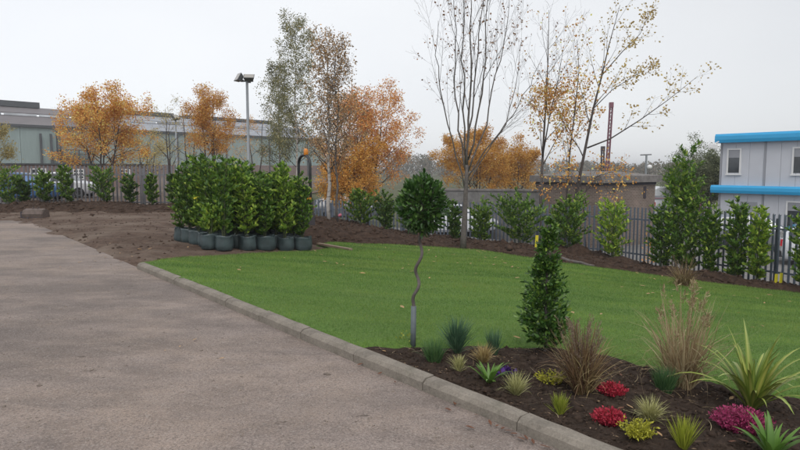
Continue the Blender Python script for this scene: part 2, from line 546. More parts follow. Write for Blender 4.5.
mat_glass_dark('car_glass', (0.020, 0.024, 0.028))


# ------------------------------------------------------------------ mesh helpers
def link(name, me, parent=None, loc=None, rz=0):
    o = bpy.data.objects.new(name, me)
    col.objects.link(o)
    if parent is not None:
        o.parent = parent
    if loc is not None:
        o.location = loc
    if rz:
        o.rotation_euler = (0, 0, rz)
    return o


def tag(o, label=None, cat=None, group=None, kind=None):
    if label: o['label'] = label
    if cat: o['category'] = cat
    if group: o['group'] = group
    if kind: o['kind'] = kind
    return o


def thing(name, label, cat, loc=(0, 0, 0), rz=0, group=None):
    return tag(link(name, None, None, loc, rz), label, cat, group)


class MB:
    def __init__(self):
        self.v = []; self.f = []; self.uv = None

    def box(self, c, s, rz=0, rx=0, ry=0, taper=1.0):
        m = Matrix.Rotation(rz, 3, 'Z') @ Matrix.Rotation(ry, 3, 'Y') @ Matrix.Rotation(rx, 3, 'X')
        b = len(self.v)
        for dz in (-.5, .5):
            k = taper if dz > 0 else 1
            for dx, dy in ((-.5, -.5), (.5, -.5), (.5, .5), (-.5, .5)):
                self.v.append(Vector(c) + m @ Vector((dx * s[0] * k, dy * s[1] * k, dz * s[2])))
        for q in ((0, 3, 2, 1), (4, 5, 6, 7), (0, 1, 5, 4), (1, 2, 6, 5), (2, 3, 7, 6), (3, 0, 4, 7)):
            self.f.append(tuple(b + i for i in q))
        return self

    def bar(self, p, q, w, h=None, up=(0, 0, 1)):
        """a square bar from p to q"""
        p, q = Vector(p), Vector(q)
        d = (q - p).normalized(); up = Vector(up)
        if abs(d.dot(up)) > 0.98: up = Vector((1, 0, 0))
        s = d.cross(up).normalized(); u = s.cross(d)
        h = h or w
        b = len(self.v)
        for e in (p, q):
            for a, c in ((-1, -1), (1, -1), (1, 1), (-1, 1)):
                self.v.append(e + s * (a * w / 2) + u * (c * h / 2))
        for k in ((0, 1, 2, 3), (7, 6, 5, 4), (0, 4, 5, 1), (1, 5, 6, 2), (2, 6, 7, 3), (3, 7, 4, 0)):
            self.f.append(tuple(b + i for i in k))
        return self

    def tube(self, pts, rad, n=6, cap=True):
        pts = [Vector(p) for p in pts]
        if not hasattr(rad, '__len__'): rad = [rad] * len(pts)
        b = len(self.v)
        d = (pts[1] - pts[0]).normalized()
        ref = Vector((0, 0, 1)) if abs(d.z) < 0.9 else Vector((1, 0, 0))
        s = d.cross(ref).normalized()
        for i, p in enumerate(pts):
            if i < len(pts) - 1 and i > 0: d = (pts[i + 1] - pts[i - 1]).normalized()
            elif i == len(pts) - 1: d = (pts[i] - pts[i - 1]).normalized()
            s = (s - d * s.dot(d)).normalized()
            u = d.cross(s)
            for k in range(n):
                a = 2 * math.pi * k / n
                self.v.append(p + (s * math.cos(a) + u * math.sin(a)) * rad[i])
        for i in range(len(pts) - 1):
            for k in range(n):
                k2 = (k + 1) % n
                self.f.append((b + i * n + k, b + i * n + k2, b + (i + 1) * n + k2, b + (i + 1) * n + k))
        if cap:
            self.f.append(tuple(b + k for k in range(n))[::-1])
            e = b + (len(pts) - 1) * n
            self.f.append(tuple(e + k for k in range(n)))
        return self

    def lathe(self, prof, n=16, c=(0, 0, 0), axis=None, cap=True):
        """prof: (radius, height) pairs; axis: a matrix that turns z"""
        m = axis or Matrix.Identity(3)
        b = len(self.v)
        for r, z in prof:
            for k in range(n):
                a = 2 * math.pi * k / n
                self.v.append(Vector(c) + m @ Vector((r * math.cos(a), r * math.sin(a), z)))
        for i in range(len(prof) - 1):
            for k in range(n):
                k2 = (k + 1) % n
                self.f.append((b + i * n + k, b + i * n + k2, b + (i + 1) * n + k2, b + (i + 1) * n + k))
        if cap:
            self.f.append(tuple(b + k for k in range(n))[::-1])
            e = b + (len(prof) - 1) * n
            self.f.append(tuple(e + k for k in range(n)))
        return self

    def prism(self, poly, z0, z1, m=None):
        """poly: (x, y) pairs, counter-clockwise"""
        b = len(self.v); n = len(poly)
        for z in (z0, z1):
            for x, y in poly:
                p = Vector((x, y, z))
                self.v.append(m @ p if m else p)
        self.f.append(tuple(b + k for k in range(n))[::-1])
        self.f.append(tuple(b + n + k for k in range(n)))
        for k in range(n):
            k2 = (k + 1) % n
            self.f.append((b + k, b + k2, b + n + k2, b + n + k))
        return self

    def face(self, *pts):
        b = len(self.v)
        self.v += [Vector(p) for p in pts]
        self.f.append(tuple(range(b, b + len(pts))))
        return self

    def mesh(self, name, mat, smooth=False, uvbox=False):
        me = bpy.data.meshes.new(name)
        me.from_pydata([tuple(p) for p in self.v], [], self.f)
        me.materials.append(MATS[mat])
        if smooth:
            me.polygons.foreach_set('use_smooth', [True] * len(me.polygons))
        if uvbox:
            lay = me.uv_layers.new(name='uv')
            for pl in me.polygons:
                nrm = pl.normal
                if abs(nrm.z) > 0.75:
                    a, c = Vector((1, 0, 0)), Vector((0, 1, 0))
                else:
                    a = Vector((0, 0, 1)).cross(nrm).normalized()
                    c = nrm.cross(a)
                for li in pl.loop_indices:
                    co = me.vertices[me.loops[li].vertex_index].co
                    lay.data[li].uv = (co.dot(a), co.dot(c))
        me.update()
        return me

    def build(self, name, mat, parent=None, smooth=False, uvbox=False, loc=None, rz=0):
        return link(name, self.mesh(name, mat, smooth, uvbox), parent, loc, rz)


def np_mesh(name, V, T, mat, smooth=False):
    """V: (n,3) floats, T: (m,3) ints"""
    me = bpy.data.meshes.new(name)
    V = np.ascontiguousarray(V, np.float32); T = np.ascontiguousarray(T, np.int32)
    k = T.shape[1]
    me.vertices.add(len(V)); me.vertices.foreach_set('co', V.ravel())
    me.loops.add(T.size); me.loops.foreach_set('vertex_index', T.ravel())
    me.polygons.add(len(T)); me.polygons.foreach_set('loop_start', np.arange(0, T.size, k, dtype=np.int32))
    if smooth:
        me.polygons.foreach_set('use_smooth', np.ones(len(T), bool))
    me.materials.append(MATS[mat])
    me.update(calc_edges=True)
    return me


def norm(a):
    return a / np.maximum(np.linalg.norm(a, axis=1, keepdims=True), 1e-9)


LEAF2 = (np.array([(0, 0, 0), (.38, .45, .10), (0, 1, 0), (-.38, .45, .10)], float), np.array([(0, 1, 2), (0, 2, 3)]))
LEAF4 = (np.array([(0, 0, 0), (.20, .30, .06), (.19, .66, .03), (0, 1, -.10), (-.19, .66, .03), (-.20, .30, .06), (0, .45, 0.0)], float),
         np.array([(0, 1, 6), (1, 2, 6), (2, 3, 6), (3, 4, 6), (4, 5, 6), (5, 0, 6)]))


def leaves_mesh(name, pos, axis, size, mat, base=LEAF2, wide=1.0, flat=0.0, rng=RNG):
    """one small folded leaf at each position, its tip along axis; flat pulls the upper side towards the sky"""
    pos = np.asarray(pos, float); n = len(pos)
    a = norm(np.asarray(axis, float))
    r = rng.normal(size=(n, 3)) * (1 - flat) + np.array((0, 0, 1.0)) * flat * 1.5
    x = norm(np.cross(a, r)); z = np.cross(x, a)
    size = np.broadcast_to(np.asarray(size, float), (n,))[:, None, None]
    bv, bt = base
    V = (x[:, None, :] * (bv[None, :, 0:1] * wide) + a[:, None, :] * bv[None, :, 1:2] + z[:, None, :] * bv[None, :, 2:3]) * size + pos[:, None, :]
    T = bt[None] + (np.arange(n) * len(bv))[:, None, None]
    return np_mesh(name, V.reshape(-1, 3), T.reshape(-1, 3), mat)


OCT = (np.array([(1, 0, 0), (-1, 0, 0), (0, 1, 0), (0, -1, 0), (0, 0, 1), (0, 0, -1)], float),
       np.array([(0, 2, 4), (2, 1, 4), (1, 3, 4), (3, 0, 4), (2, 0, 5), (1, 2, 5), (3, 1, 5), (0, 3, 5)]))


def lumps_mesh(name, pos, size, mat, squash=0.65):
    n = len(pos)
    bv, bt = OCT
    V = bv[None] * np.asarray(size)[:, None, None] * RNG.uniform(0.55, 1.25, (n, 6, 1)) + RNG.normal(size=(n, 6, 3)) * np.asarray(size)[:, None, None] * 0.22
    V[:, :, 2] *= squash
    V = V + np.asarray(pos)[:, None, :]
    T = bt[None] + (np.arange(n) * 6)[:, None, None]
    return np_mesh(name, V.reshape(-1, 3), T.reshape(-1, 3), mat)


def blades_mesh(name, base, azim, length, lean, droop, width, mat, seg=3, rng=RNG, curl=0.0):
    """grass blades: base (n,3), azimuth, length, lean (angle from upright), droop (added lean towards the tip), width"""
    base = np.asarray(base, float); n = len(base)
    azim = np.broadcast_to(azim, (n,)); length = np.broadcast_to(length, (n,))
    lean = np.broadcast_to(lean, (n,)); droop = np.broadcast_to(droop, (n,)); width = np.broadcast_to(width, (n,))
    h = np.stack([np.cos(azim), np.sin(azim), np.zeros(n)], 1)
    tw = azim + np.pi / 2 + rng.normal(size=n) * 0.7
    s = np.stack([np.cos(tw), np.sin(tw), np.zeros(n)], 1)
    p = base.copy(); V = []
    side = rng.normal(size=n) * curl
    for i in range(seg + 1):
        f = i / seg
        w = width * (1 - f ** 2.2) * (0.75 + 0.5 * min(f * 3, 1) * 0.5)
        if i < seg:
            V.append(p - s * (w / 2)[:, None]); V.append(p + s * (w / 2)[:, None])
        else:
            V.append(p.copy())
        th = lean + droop * (f + 0.5 / seg) ** 1.4
        if curl:
            a2 = azim + side * (f + 0.5 / seg)
            h = np.stack([np.cos(a2), np.sin(a2), np.zeros(n)], 1)
        p = p + (h * np.sin(th)[:, None] + np.array((0, 0, 1.0)) * np.cos(th)[:, None]) * (length / seg)[:, None]
    m = 2 * seg + 1
    V = np.stack(V, 1)
    t = []
    for i in range(seg - 1):
        a = 2 * i
        t += [(a, a + 1, a + 3), (a, a + 3, a + 2)]
    a = 2 * (seg - 1)
    t.append((a, a + 1, a + 2))
    T = np.array(t)[None] + (np.arange(n) * m)[:, None, None]
    return np_mesh(name, V.reshape(-1, 3), T.reshape(-1, 3), mat)


def inside_sd(poly, X, Y):
    """signed distance to a polygon, positive inside"""
    X = np.asarray(X, float); Y = np.asarray(Y, float)
    d = np.full(X.shape, 1e9); ins = np.zeros(X.shape, bool)
    n = len(poly)
    for i in range(n):
        x0, y0 = poly[i]; x1, y1 = poly[(i + 1) % n]
        ex, ey = x1 - x0, y1 - y0
        q = np.clip(((X - x0) * ex + (Y - y0) * ey) / (ex * ex + ey * ey + 1e-12), 0, 1)
        d = np.minimum(d, np.hypot(X - x0 - q * ex, Y - y0 - q * ey))
        c = ((y0 > Y) != (y1 > Y)) & (X < (x1 - x0) * (Y - y0) / (y1 - y0 + 1e-12) + x0)
        ins ^= c
    return np.where(ins, d, -d)


_GR = np.random.default_rng(3).random((256, 256))


def vn(X, Y, s):
    """smooth value noise, feature size s metres, -1..1"""
    x = np.asarray(X, float) / s + 57.3; y = np.asarray(Y, float) / s + 91.7
    i = np.floor(x).astype(int); j = np.floor(y).astype(int)
    fx = x - i; fy = y - j
    fx = fx * fx * (3 - 2 * fx); fy = fy * fy * (3 - 2 * fy)
    g = lambda a, b: _GR[a % 256, b % 256]
    return ((g(i, j) * (1 - fx) + g(i + 1, j) * fx) * (1 - fy) + (g(i, j + 1) * (1 - fx) + g(i + 1, j + 1) * fx) * fy) * 2 - 1


def patch(name, poly, res, height, mat, margin=0.1, parent=None):
    """a grid sheet over a polygon; height(X, Y, sd) is what it adds to the terrain; its rim dips below the sheet beneath"""
    xs = [p[0] for p in poly]; ys = [p[1] for p in poly]
    gx = np.arange(min(xs) - margin - res, max(xs) + margin + res, res)
    gy = np.arange(min(ys) - margin - res, max(ys) + margin + res, res)
    X, Y = np.meshgrid(gx, gy)
    sd = inside_sd(poly, X, Y)
    Z = terr(X, Y) + height(X, Y, sd)
    keep = sd > -margin
    cell = keep[:-1, :-1] & keep[1:, :-1] & keep[:-1, 1:] & keep[1:, 1:]
    idx = np.arange(X.size).reshape(X.shape)
    T = np.stack([idx[:-1, :-1][cell], idx[:-1, 1:][cell], idx[1:, 1:][cell], idx[1:, :-1][cell]], 1)
    used, inv = np.unique(T, return_inverse=True)
    V = np.stack([X.ravel(), Y.ravel(), Z.ravel()], 1)[used]
    o = link(name, np_mesh(name, V, inv.reshape(T.shape), mat, True), parent)
    return o


# ------------------------------------------------------------------ the ground sheets
def axis_lines(lo, hi, near, step):
    a = list(np.arange(-near, near + step, step))
    v = near
    out = []
    g = step
    while v < hi:
        g *= 1.35; v += g; out.append(v)
    lo_out = []
    v = -near; g = step
    while v > lo:
        g *= 1.35; v -= g; lo_out.append(v)
    return np.array(lo_out[::-1] + a + out)


gx = axis_lines(-2500, 2500, 46, 1.0)
gy = axis_lines(-2500, 2500, 46, 1.0)
X, Y = np.meshgrid(gx, gy)
Z = terr(X, Y) - 0.09
idx = np.arange(X.size).reshape(X.shape)
T = np.stack([idx[:-1, :-1], idx[:-1, 1:], idx[1:, 1:], idx[1:, :-1]], 2).reshape(-1, 4)
tag(link('ground', np_mesh('ground', np.stack([X.ravel(), Y.ravel(), Z.ravel()], 1), T, 'rough_ground', True)), kind='structure')


def kp(t, s):
    """a point by distance along the kerb (towards the camera) and across it"""
    q = K0 + KU * t + KN * s
    return (float(q[0]), float(q[1]))


T0 = float(np.dot(np.array((-4.40, 10.22)) - K0, KU))                                            # the kerb's far end
road_poly = [kp(T0 - 5, 0.0), kp(14, 0.0), (4, -9), (-26, -9), (-26, 24.5), (-7, 24.5)]


def road_z(X, Y):
    return 0.010 * vn(X, Y, 2.5) + 0.003 * vn(X, Y, 0.6)


ta = np.arange(-42, 16, 0.4); sa_ = np.concatenate([np.arange(-40, -0.3, 0.4), [-0.3, 0.06]])
TT, SS = np.meshgrid(ta, sa_)
X = K0[0] + KU[0] * TT + KN[0] * SS; Y = K0[1] + KU[1] * TT + KN[1] * SS
idx = np.arange(X.size).reshape(X.shape)
T = np.stack([idx[:-1, :-1], idx[:-1, 1:], idx[1:, 1:], idx[1:, :-1]], 2).reshape(-1, 4)
T = T[(Y.ravel()[T] < 25.2).all(1)]
used, inv = np.unique(T, return_inverse=True)
V = np.stack([X.ravel(), Y.ravel(), road_z(X, Y).ravel()], 1)[used]
tag(link('road', np_mesh('road', V, inv.reshape(T.shape), 'worn_tarmac', True)), kind='structure')

# kerb: a run of concrete kerb stones
kerb = tag(link('kerb', None, None, (0, 0, 0)), kind='structure')
KW, KH, KL = 0.125, 0.095, 0.915
prof = [(0.0, -0.15), (0.012, KH - 0.035), (0.035, KH - 0.004), (0.050, KH), (KW, KH), (KW, -0.15)]
kn = 0
tt = T0
stone_meshes = []
for v in range(4):
    mb = MB(); nseg = 6
    for i in range(nseg + 1):
        f = i / nseg
        for q, (a, z) in enumerate(prof):
            e = 0.0025 if q in (1, 2, 3, 4) else 0
            chip = 0.005 if (i in (0, nseg) and q in (2, 3)) else 0
            mb.v.append(Vector((0.005 + f * (KL - 0.010), a + random.uniform(-e, e) + chip, z + random.uniform(-e, e) - chip)))
    n = len(prof)
    for i in range(nseg):
        for q in range(n):
            q2 = (q + 1) % n
            mb.f.append((i * n + q, i * n + q2, (i + 1) * n + q2, (i + 1) * n + q))
    mb.f.append(tuple(range(n))); mb.f.append(tuple(nseg * n + q for q in range(n))[::-1])
    stone_meshes.append(mb.mesh('kerb_stone', 'kerb_concrete'))
ang = math.atan2(KU[1], KU[0])
while tt < 12:
    x, y = kp(tt, 0)
    o = link('kerb_stone', stone_meshes[kn % 4], kerb, (x, y, random.uniform(-0.004, 0.004)))
    o.rotation_euler = (0, 0, ang + random.uniform(-0.004, 0.004))
    tt += KL; kn += 1

# lawn, bed and soil outlines, read from the photograph onto the ground
xy = lambda x, y: (P(x, y).x, P(x, y).y)
bed_back = [xy(450, 347), xy(500, 348), xy(548, 350), xy(600, 357), xy(660, 371), xy(720, 386), xy(800, 402)]
ti = float(np.dot(np.array(xy(385, 350)) - K0, KU))
tip = kp(ti, 0.06)
far_r = xy(800, 294)
lawn_far = [xy(190, 257), xy(250, 254.5), xy(310, 252.5), xy(335, 249), xy(316, 246.5), xy(330, 243.5), xy(400, 246), xy(480, 251), xy(560, 264), xy(680, 279), far_r]
bx = bed_back[-1]
lawn_poly = [kp(T0, 0.06), tip] + bed_back + [(bx[0] + 6, bx[1] - 1.5), (far_r[0] + 6, far_r[1] - 4)] + lawn_far[::-1]
bed_poly = [tip, kp(9, 0.06), (bx[0] + 9, bx[1] - 9), (bx[0] + 6, bx[1] - 1.5)] + bed_back[::-1]

# long side of a patch against the kerb must butt, not dip
def kerb_s(X, Y):
    return (X - K0[0]) * KN[0] + (Y - K0[1]) * KN[1]


def lawn_h(X, Y, sd):
    ks = kerb_s(X, Y)
    out = -inside_sd(bed_poly, X, Y)
    z = 0.050 * (1 - sstep(0.15, 1.6, ks)) + 0.03 + 0.022 * vn(X, Y, 1.6) + 0.008 * vn(X, Y, 0.35)
    z = z - 0.055 * (1 - sstep(-0.10, 0.06, sd + 0.03 * vn(X, Y, 0.25))) * sstep(0.12, 0.4, ks)
    low = 0.035 * (1 - sstep(0.15, 1.2, ks)) - 0.075          # the turf is cut down to below the soil where the bed begins
    w = 1 - sstep(-0.01, 0.15, out + 0.03 * vn(X, Y, 0.2))
    return z * (1 - w) + low * w - 0.25 * (ks < 0.055)


lawn = tag(patch('lawn', lawn_poly, 0.11, lawn_h, 'turf_base', 0.15), kind='structure')


def bed_h(X, Y, sd):
    rough = 0.030 * vn(X, Y, 0.55) + 0.022 * vn(X, Y, 0.17) + 0.012 * vn(X, Y, 0.07)
    return 0.035 * (1 - sstep(0.15, 1.2, kerb_s(X, Y))) + 0.012 + rough * sstep(-0.3, 0.05, sd) - 0.045 * sstep(0.0, -0.2, sd) - 0.4 * (kerb_s(X, Y) < 0.045)


tag(patch('planting_bed', bed_poly, 0.035, bed_h, 'bed_soil', 0.6), kind='structure')

# fence lines
FR = [ptz(430, 1).xy for _ in ()]
FENCE = [(-7.6, 26.6, -1.35), (-2.9, 26.0, -1.48), (3.1, 24.0, -1.47), (6.95, 21.4, -1.43), (9.75, 16.0, -1.33), (11.2, 13.2, -1.30), (14.0, 8.0, -1.22)]
FENCE_L = [(-19.5, 25.4, -0.06), (-8.0, 26.5, -0.06)]

berm_poly = [xy(328, 243.5), xy(400, 246), xy(480, 251), xy(560, 264), xy(680, 279), far_r, (far_r[0] + 4, far_r[1] - 2.7),
             (11.5, 13.3), (10.05, 16.1), (7.2, 21.6), (3.2, 24.35), (-2.9, 26.35), (-6.5, 26.8), (-6.2, 19.5), xy(300, 242)]


def berm_h(X, Y, sd):
    body = 0.24 * sstep(0.0, 1.3, sd) * (0.75 + 0.5 * vn(X, Y, 2.2))
    left = 0.30 * sstep(1.5, -3.5, X) * sstep(0, 2.5, sd)
    lum = 0.07 * vn(X, Y, 0.55) + 0.05 * vn(X, Y, 0.24)
    return body + left + lum * sstep(0, 0.4, sd) - 0.12 * (1 - sstep(-0.12, 0.12, sd + 0.10 * vn(X, Y, 0.5))) + 0.03


berm = tag(patch('soil_bank', berm_poly, 0.12, berm_h, 'berm_soil', 0.12), kind='structure')

dirt_poly = [xy(-60, 219), xy(0, 221), xy(40, 229), xy(62, 240), xy(90, 252), xy(132, 264), xy(160, 263), xy(190, 256.5), xy(250, 254.5), xy(310, 252.5),
             xy(335, 249), xy(318, 244), (-1.5, 17), (-5.8, 19.6), (-6.5, 26.6), (-8.5, 26.2), (-19, 25)]


def dirt_h(X, Y, sd):
    return 0.035 * sstep(0, 2.0, sd) + 0.035 * vn(X, Y, 0.9) * sstep(-0.3, 1.2, sd) + 0.02 * vn(X, Y, 0.3) - 0.055 * (1 - sstep(-0.15, 0.5, sd + 0.35 * vn(X, Y, 0.7))) + 0.012 \
        + 0.09 * np.maximum(vn(X, Y, 1.4) - 0.45, 0)


tag(patch('dirt', dirt_poly, 0.10, dirt_h, 'dirt', 0.15), kind='structure')

lberm_poly = [xy(-60, 212.5), xy(0, 213.5), xy(60, 213.5), xy(120, 214), xy(175, 214.5), (-7.2, 23.6), (-7.0, 26.9), (-8.5, 26.8), (-19.5, 25.8)]


def lberm_h(X, Y, sd):
    return 0.30 * sstep(0, 0.9, sd) * (0.8 + 0.35 * vn(X, Y, 1.6)) + 0.07 * vn(X, Y, 0.4) * sstep(0, 0.3, sd) - 0.08 * (1 - sstep(-0.1, 0.15, sd + 0.1 * vn(X, Y, 0.5)))


tag(patch('soil_strip', lberm_poly, 0.12, lberm_h, 'berm_soil', 0.12), kind='structure')

lyard = [(-150, 27.0), (-8.2, 27.0), (-6, 40), (-10, 110), (-30, 150), (-90, 108), (-150, 90)]
tag(patch('yard', lyard, 1.5, lambda X, Y, sd: -0.05 + 0 * X, 'litter_ground', 0.0), kind='structure')
ryard = [(-2, 28), (3.3, 25.2), (7.6, 22), (10.4, 16.3), (12.2, 13.3), (40, 10), (60, 70), (8, 62)]
tag(patch('car_park', ryard, 0.8, lambda X, Y, sd: -0.04 + 0 * X, 'yard_tarmac', 0.0), kind='structure')


def surf(x, y):
    """the height of the top sheet at a point (planting)"""
    X = np.array([x]); Y = np.array([y]); z = terr(X, Y)[0]
    best = z
    for pl, h in ((lawn_poly, lawn_h), (bed_poly, bed_h), (berm_poly, berm_h), (dirt_poly, dirt_h), (lberm_poly, lberm_h)):
        sd = inside_sd(pl, X, Y)
        if sd[0] > 0:
            best = max(best, float(z + h(X, Y, sd)[0]))
    return best


def on(p, dz=0.0):
    return Vector((p.x, p.y, surf(p.x, p.y) + dz))


def scatter(poly, n, h, inset=0.05, weight=None):
    xs = [p[0] for p in poly]; ys = [p[1] for p in poly]
    out = []
    got = 0
    while got < n:
        X = RNG.uniform(min(xs), max(xs), n * 2); Y = RNG.uniform(min(ys), max(ys), n * 2)
        sd = inside_sd(poly, X, Y)
        k = sd > inset
        if weight is not None:
            k &= RNG.random(n * 2) < weight(X, Y)
        X, Y, sd = X[k], Y[k], sd[k]
        out.append(np.stack([X, Y, terr(X, Y) + h(X, Y, sd)], 1)); got += len(X)
    return np.concatenate(out)[:n]


# turf blades: nobody could count them
inview = lambda X, Y: (Y > 3) & (np.abs(X) < 0.68 * Y + 0.6)
near_w = lambda X, Y: np.clip((7.5 / np.maximum(Y, 4)) ** 1.6, 0, 1) * np.where(inview(X, Y), 1.0, 0.35) * (Y > 1.5) * (np.abs(X) < 0.68 * Y + 7)
pts = scatter(lawn_poly, 480000, lawn_h, 0.0, near_w)
pts = pts[kerb_s(pts[:, 0], pts[:, 1]) > KW + 0.012]
dist = pts[:, 1]
ln = RNG.uniform(0.014, 0.040, len(pts)) * np.clip(dist / 9, 0.9, 1.5)
wdt = 0.0045 * np.clip(dist / 6.5, 1, 3.2)
bm = blades_mesh('turf', pts - np.array((0, 0, 0.004)), RNG.uniform(0, 6.28, len(pts)), ln, RNG.uniform(0.05, 0.8, len(pts)), 0.3, wdt, 'grass_blades', seg=1)
tag(link('turf', bm), 'short green grass of the freshly laid lawn', 'grass', kind='stuff')

pts = scatter(bed_poly, 5200, bed_h, 0.02, lambda X, Y: inview(X, Y) * 1.0)
tag(link('soil_clods', lumps_mesh('soil_clods', pts, RNG.gamma(2.0, 0.0062, len(pts)) + 0.004, 'bed_clod')), 'dark clods of soil across the planting bed', 'soil', kind='stuff')
pts = scatter(bed_poly, 420, bed_h, 0.02, lambda X, Y: inview(X, Y) * 1.0)
a = RNG.uniform(0, 6.28, len(pts))
tag(link('wood_chips', leaves_mesh('wood_chips', pts + np.array((0, 0, 0.008)), np.stack([np.cos(a), np.sin(a), RNG.uniform(-.2, .3, len(a))], 1), RNG.uniform(0.012, 0.04, len(a)), 'wood_chip', wide=0.35, flat=0.8)), 'small pale wood chips and bark scraps on the bed', 'wood chips', kind='stuff')
pts = scatter(bed_poly, 150, bed_h, 0.05, lambda X, Y: inview(X, Y) * 1.0)
tag(link('dry_stalks', blades_mesh('dry_stalks', pts + np.array((0, 0, 0.01)), RNG.uniform(0, 6.28, len(pts)), RNG.uniform(0.05, 0.22, len(pts)), 1.35, 0.3, 0.005, 'dry_grass', 4, RNG, 1.0)), 'loose dry straw stalks lying on the bed soil', 'straw', kind='stuff')
pts = np.concatenate([scatter(berm_poly, 5200, berm_h, 0.05), scatter(lberm_poly, 1500, lberm_h, 0.05)])
tag(link('bank_clods', lumps_mesh('bank_clods', pts, RNG.gamma(2.0, 0.019, len(pts)) + 0.01, 'clod')), 'brown clods over the soil bank by the fence', 'soil', kind='stuff')
pts = scatter(dirt_poly, 1500, dirt_h, 0.0)
tag(link('dirt_lumps', lumps_mesh('dirt_lumps', pts, RNG.gamma(1.6, 0.011, len(pts)) + 0.004, 'clod')), 'crumbs of soil on the bare dirt', 'soil', kind='stuff')
pts = scatter(road_poly, 9000, lambda X, Y, sd: -terr(X, Y) + road_z(X, Y), 0.1, lambda X, Y: near_w(X, Y))
tag(link('road_grit', lumps_mesh('road_grit', pts, RNG.gamma(1.4, 0.0030, len(pts)) + 0.0012, 'pebble', 0.5)), 'loose grit scattered on the worn tarmac', 'grit', kind='stuff')


# ------------------------------------------------------------------ palisade fences
def pale_mesh(mat, h):
    mb = MB()
    w = 0.034
    prof = [(-w, 0.012), (-w * 0.45, -0.010), (w * 0.45, -0.010), (w, 0.012)]
    tops = [h - 0.05, h, h, h - 0.05]
    # W-section pale with a triple pointed head
    for z in (0.0, None):
        for (a, b), tp in zip(prof, tops):
            mb.v.append(Vector((a, b, z if z is not None else tp - 0.04)))
    for k in range(3):
        mb.f.append((k, k + 1, 4 + k + 1, 4 + k))
    b = len(mb.v)
    mb.v += [Vector((-w * 1.25, 0.02, h - 0.03)), Vector((0, -0.012, h)), Vector((w * 1.25, 0.02, h - 0.03))]
    mb.f += [(4, 5, b), (5, 6, b + 1), (6, 7, b + 2)]
    return mb.mesh('pale', mat)


def fence(name, label, line, h, mat, pitch):
    root = thing(name, label, 'fence', line[0])
    o0 = Vector(line[0])
    pm = pale_mesh(mat, h)
    post_m = MB().box((0, 0.075, (h - 0.15) / 2 - 0.25), (0.09, 0.05, h - 0.15 + 0.5)).mesh('post', mat)
    for a, b in zip(line[:-1], line[1:]):
        a, b = Vector(a), Vector(b)
        d = b - a
        L2 = d.length
        az = math.atan2(d.y, d.x)
        for k, zz in enumerate((0.30, h - 0.42)):
            mb = MB()
            off = Vector((-math.sin(az), math.cos(az), 0)) * 0.030
            mb.bar(a + off + Vector((0, 0, zz)) - o0, b + off + Vector((0, 0, zz)) - o0, 0.035, 0.05)
            mb.build('rail', mat, root)
        n = int(L2 / pitch)
        for i in range(n):
            p = a + d * ((i + 0.5) / n)
            o = link('pale', pm, root, p - o0 + Vector((0, 0, random.uniform(-0.012, 0.006))))
            o.rotation_euler = (0, random.uniform(-0.006, 0.006), az + random.uniform(-0.03, 0.03))
        m = max(1, round(L2 / 2.75))
        for i in range(m + 1):
            p = a + d * (i / m)
            link('post', post_m, root, p - o0, az)
    return root


fence('palisade_fence', 'slate blue steel palisade fence behind the lawn and its soil bank', FENCE, 1.85, 'fence_steel', 0.150)
fence('palisade_fence', 'grey steel palisade fence behind the bare dirt at the left', FENCE_L, 1.88, 'fence_steel_grey', 0.160)


# ------------------------------------------------------------------ laurels
def laurel_meshes(h, r, n, stems, mat, seed, leaf=0.105, low=0.04, pointy=0.5):
    rg = np.random.default_rng(seed)
    rr = random.Random(seed)
    mb = MB(); P_, A_ = [], []
    for s in range(stems):
        a = rr.uniform(0, 6.28); q = rr.uniform(0, 0.4) * r
        p = Vector((q * math.cos(a) * 0.4, q * math.sin(a) * 0.4, 0))
        top = Vector((q * 1.7 * math.cos(a), q * 1.7 * math.sin(a), h * rr.uniform(0.72, 1.0) if s else h))
        pts = [p.lerp(top, f) + Vector((rr.uniform(-1, 1), rr.uniform(-1, 1), 0)) * 0.02 * (f > 0) for f in (0, .25, .5, .75, 1)]
        mb.tube(pts, [0.012, 0.011, 0.009, 0.006, 0.003], 5)
        nb = int(26 * h / 1.8)
        per = max(4, n // (stems * nb))
        for b in range(nb):
            f = low + (1 - low) * (b + rr.random()) / nb
            k = min(3, int(f * 4)); c = pts[k].lerp(pts[k + 1], f * 4 - k)
            az = b * 2.4 + rr.uniform(-.5, .5)
            wide = r * (0.85 + 0.3 * rr.random()) * (min(1, (f + 0.25) / 0.45)) * (1 - max(0, f - 0.55) / 0.45 * pointy)
            el = rr.uniform(0.35, 0.9)
            d = Vector((math.cos(az) * math.cos(el), math.sin(az) * math.cos(el), math.sin(el)))
            tip_ = c + d * wide
            mb.tube([c, tip_], [0.004, 0.002], 3, False)
            for l in range(per):
                g = 0.25 + 0.8 * (l + rr.random()) / per
                az2 = l * 2.4 + rr.uniform(-.4, .4)
                sx_ = Vector((math.cos(az2), math.sin(az2), 0))
                dd = (d * 0.75 + sx_ * 0.75 + Vector((0, 0, rr.uniform(0.0, 0.55)))).normalized()
                P_.append(c + d * wide * g); A_.append(dd)
    P_ = np.array([tuple(p) for p in P_]); A_ = np.array([tuple(p) for p in A_])
    fm = leaves_mesh('foliage', P_, A_, rg.uniform(0.7, 1.2, len(P_)) * leaf, mat, LEAF4, 1.0, 0.45, rg)
    return fm, mb.mesh('stem', 'stem_green')


LAUREL = [laurel_meshes(1.62, 0.27, 1150, 4, m, 10 + i, pointy=0.35) for i, m in enumerate(('laurel_leaf', 'laurel_leaf', 'laurel_leaf_bright', 'laurel_leaf_dark', 'laurel_leaf'))]


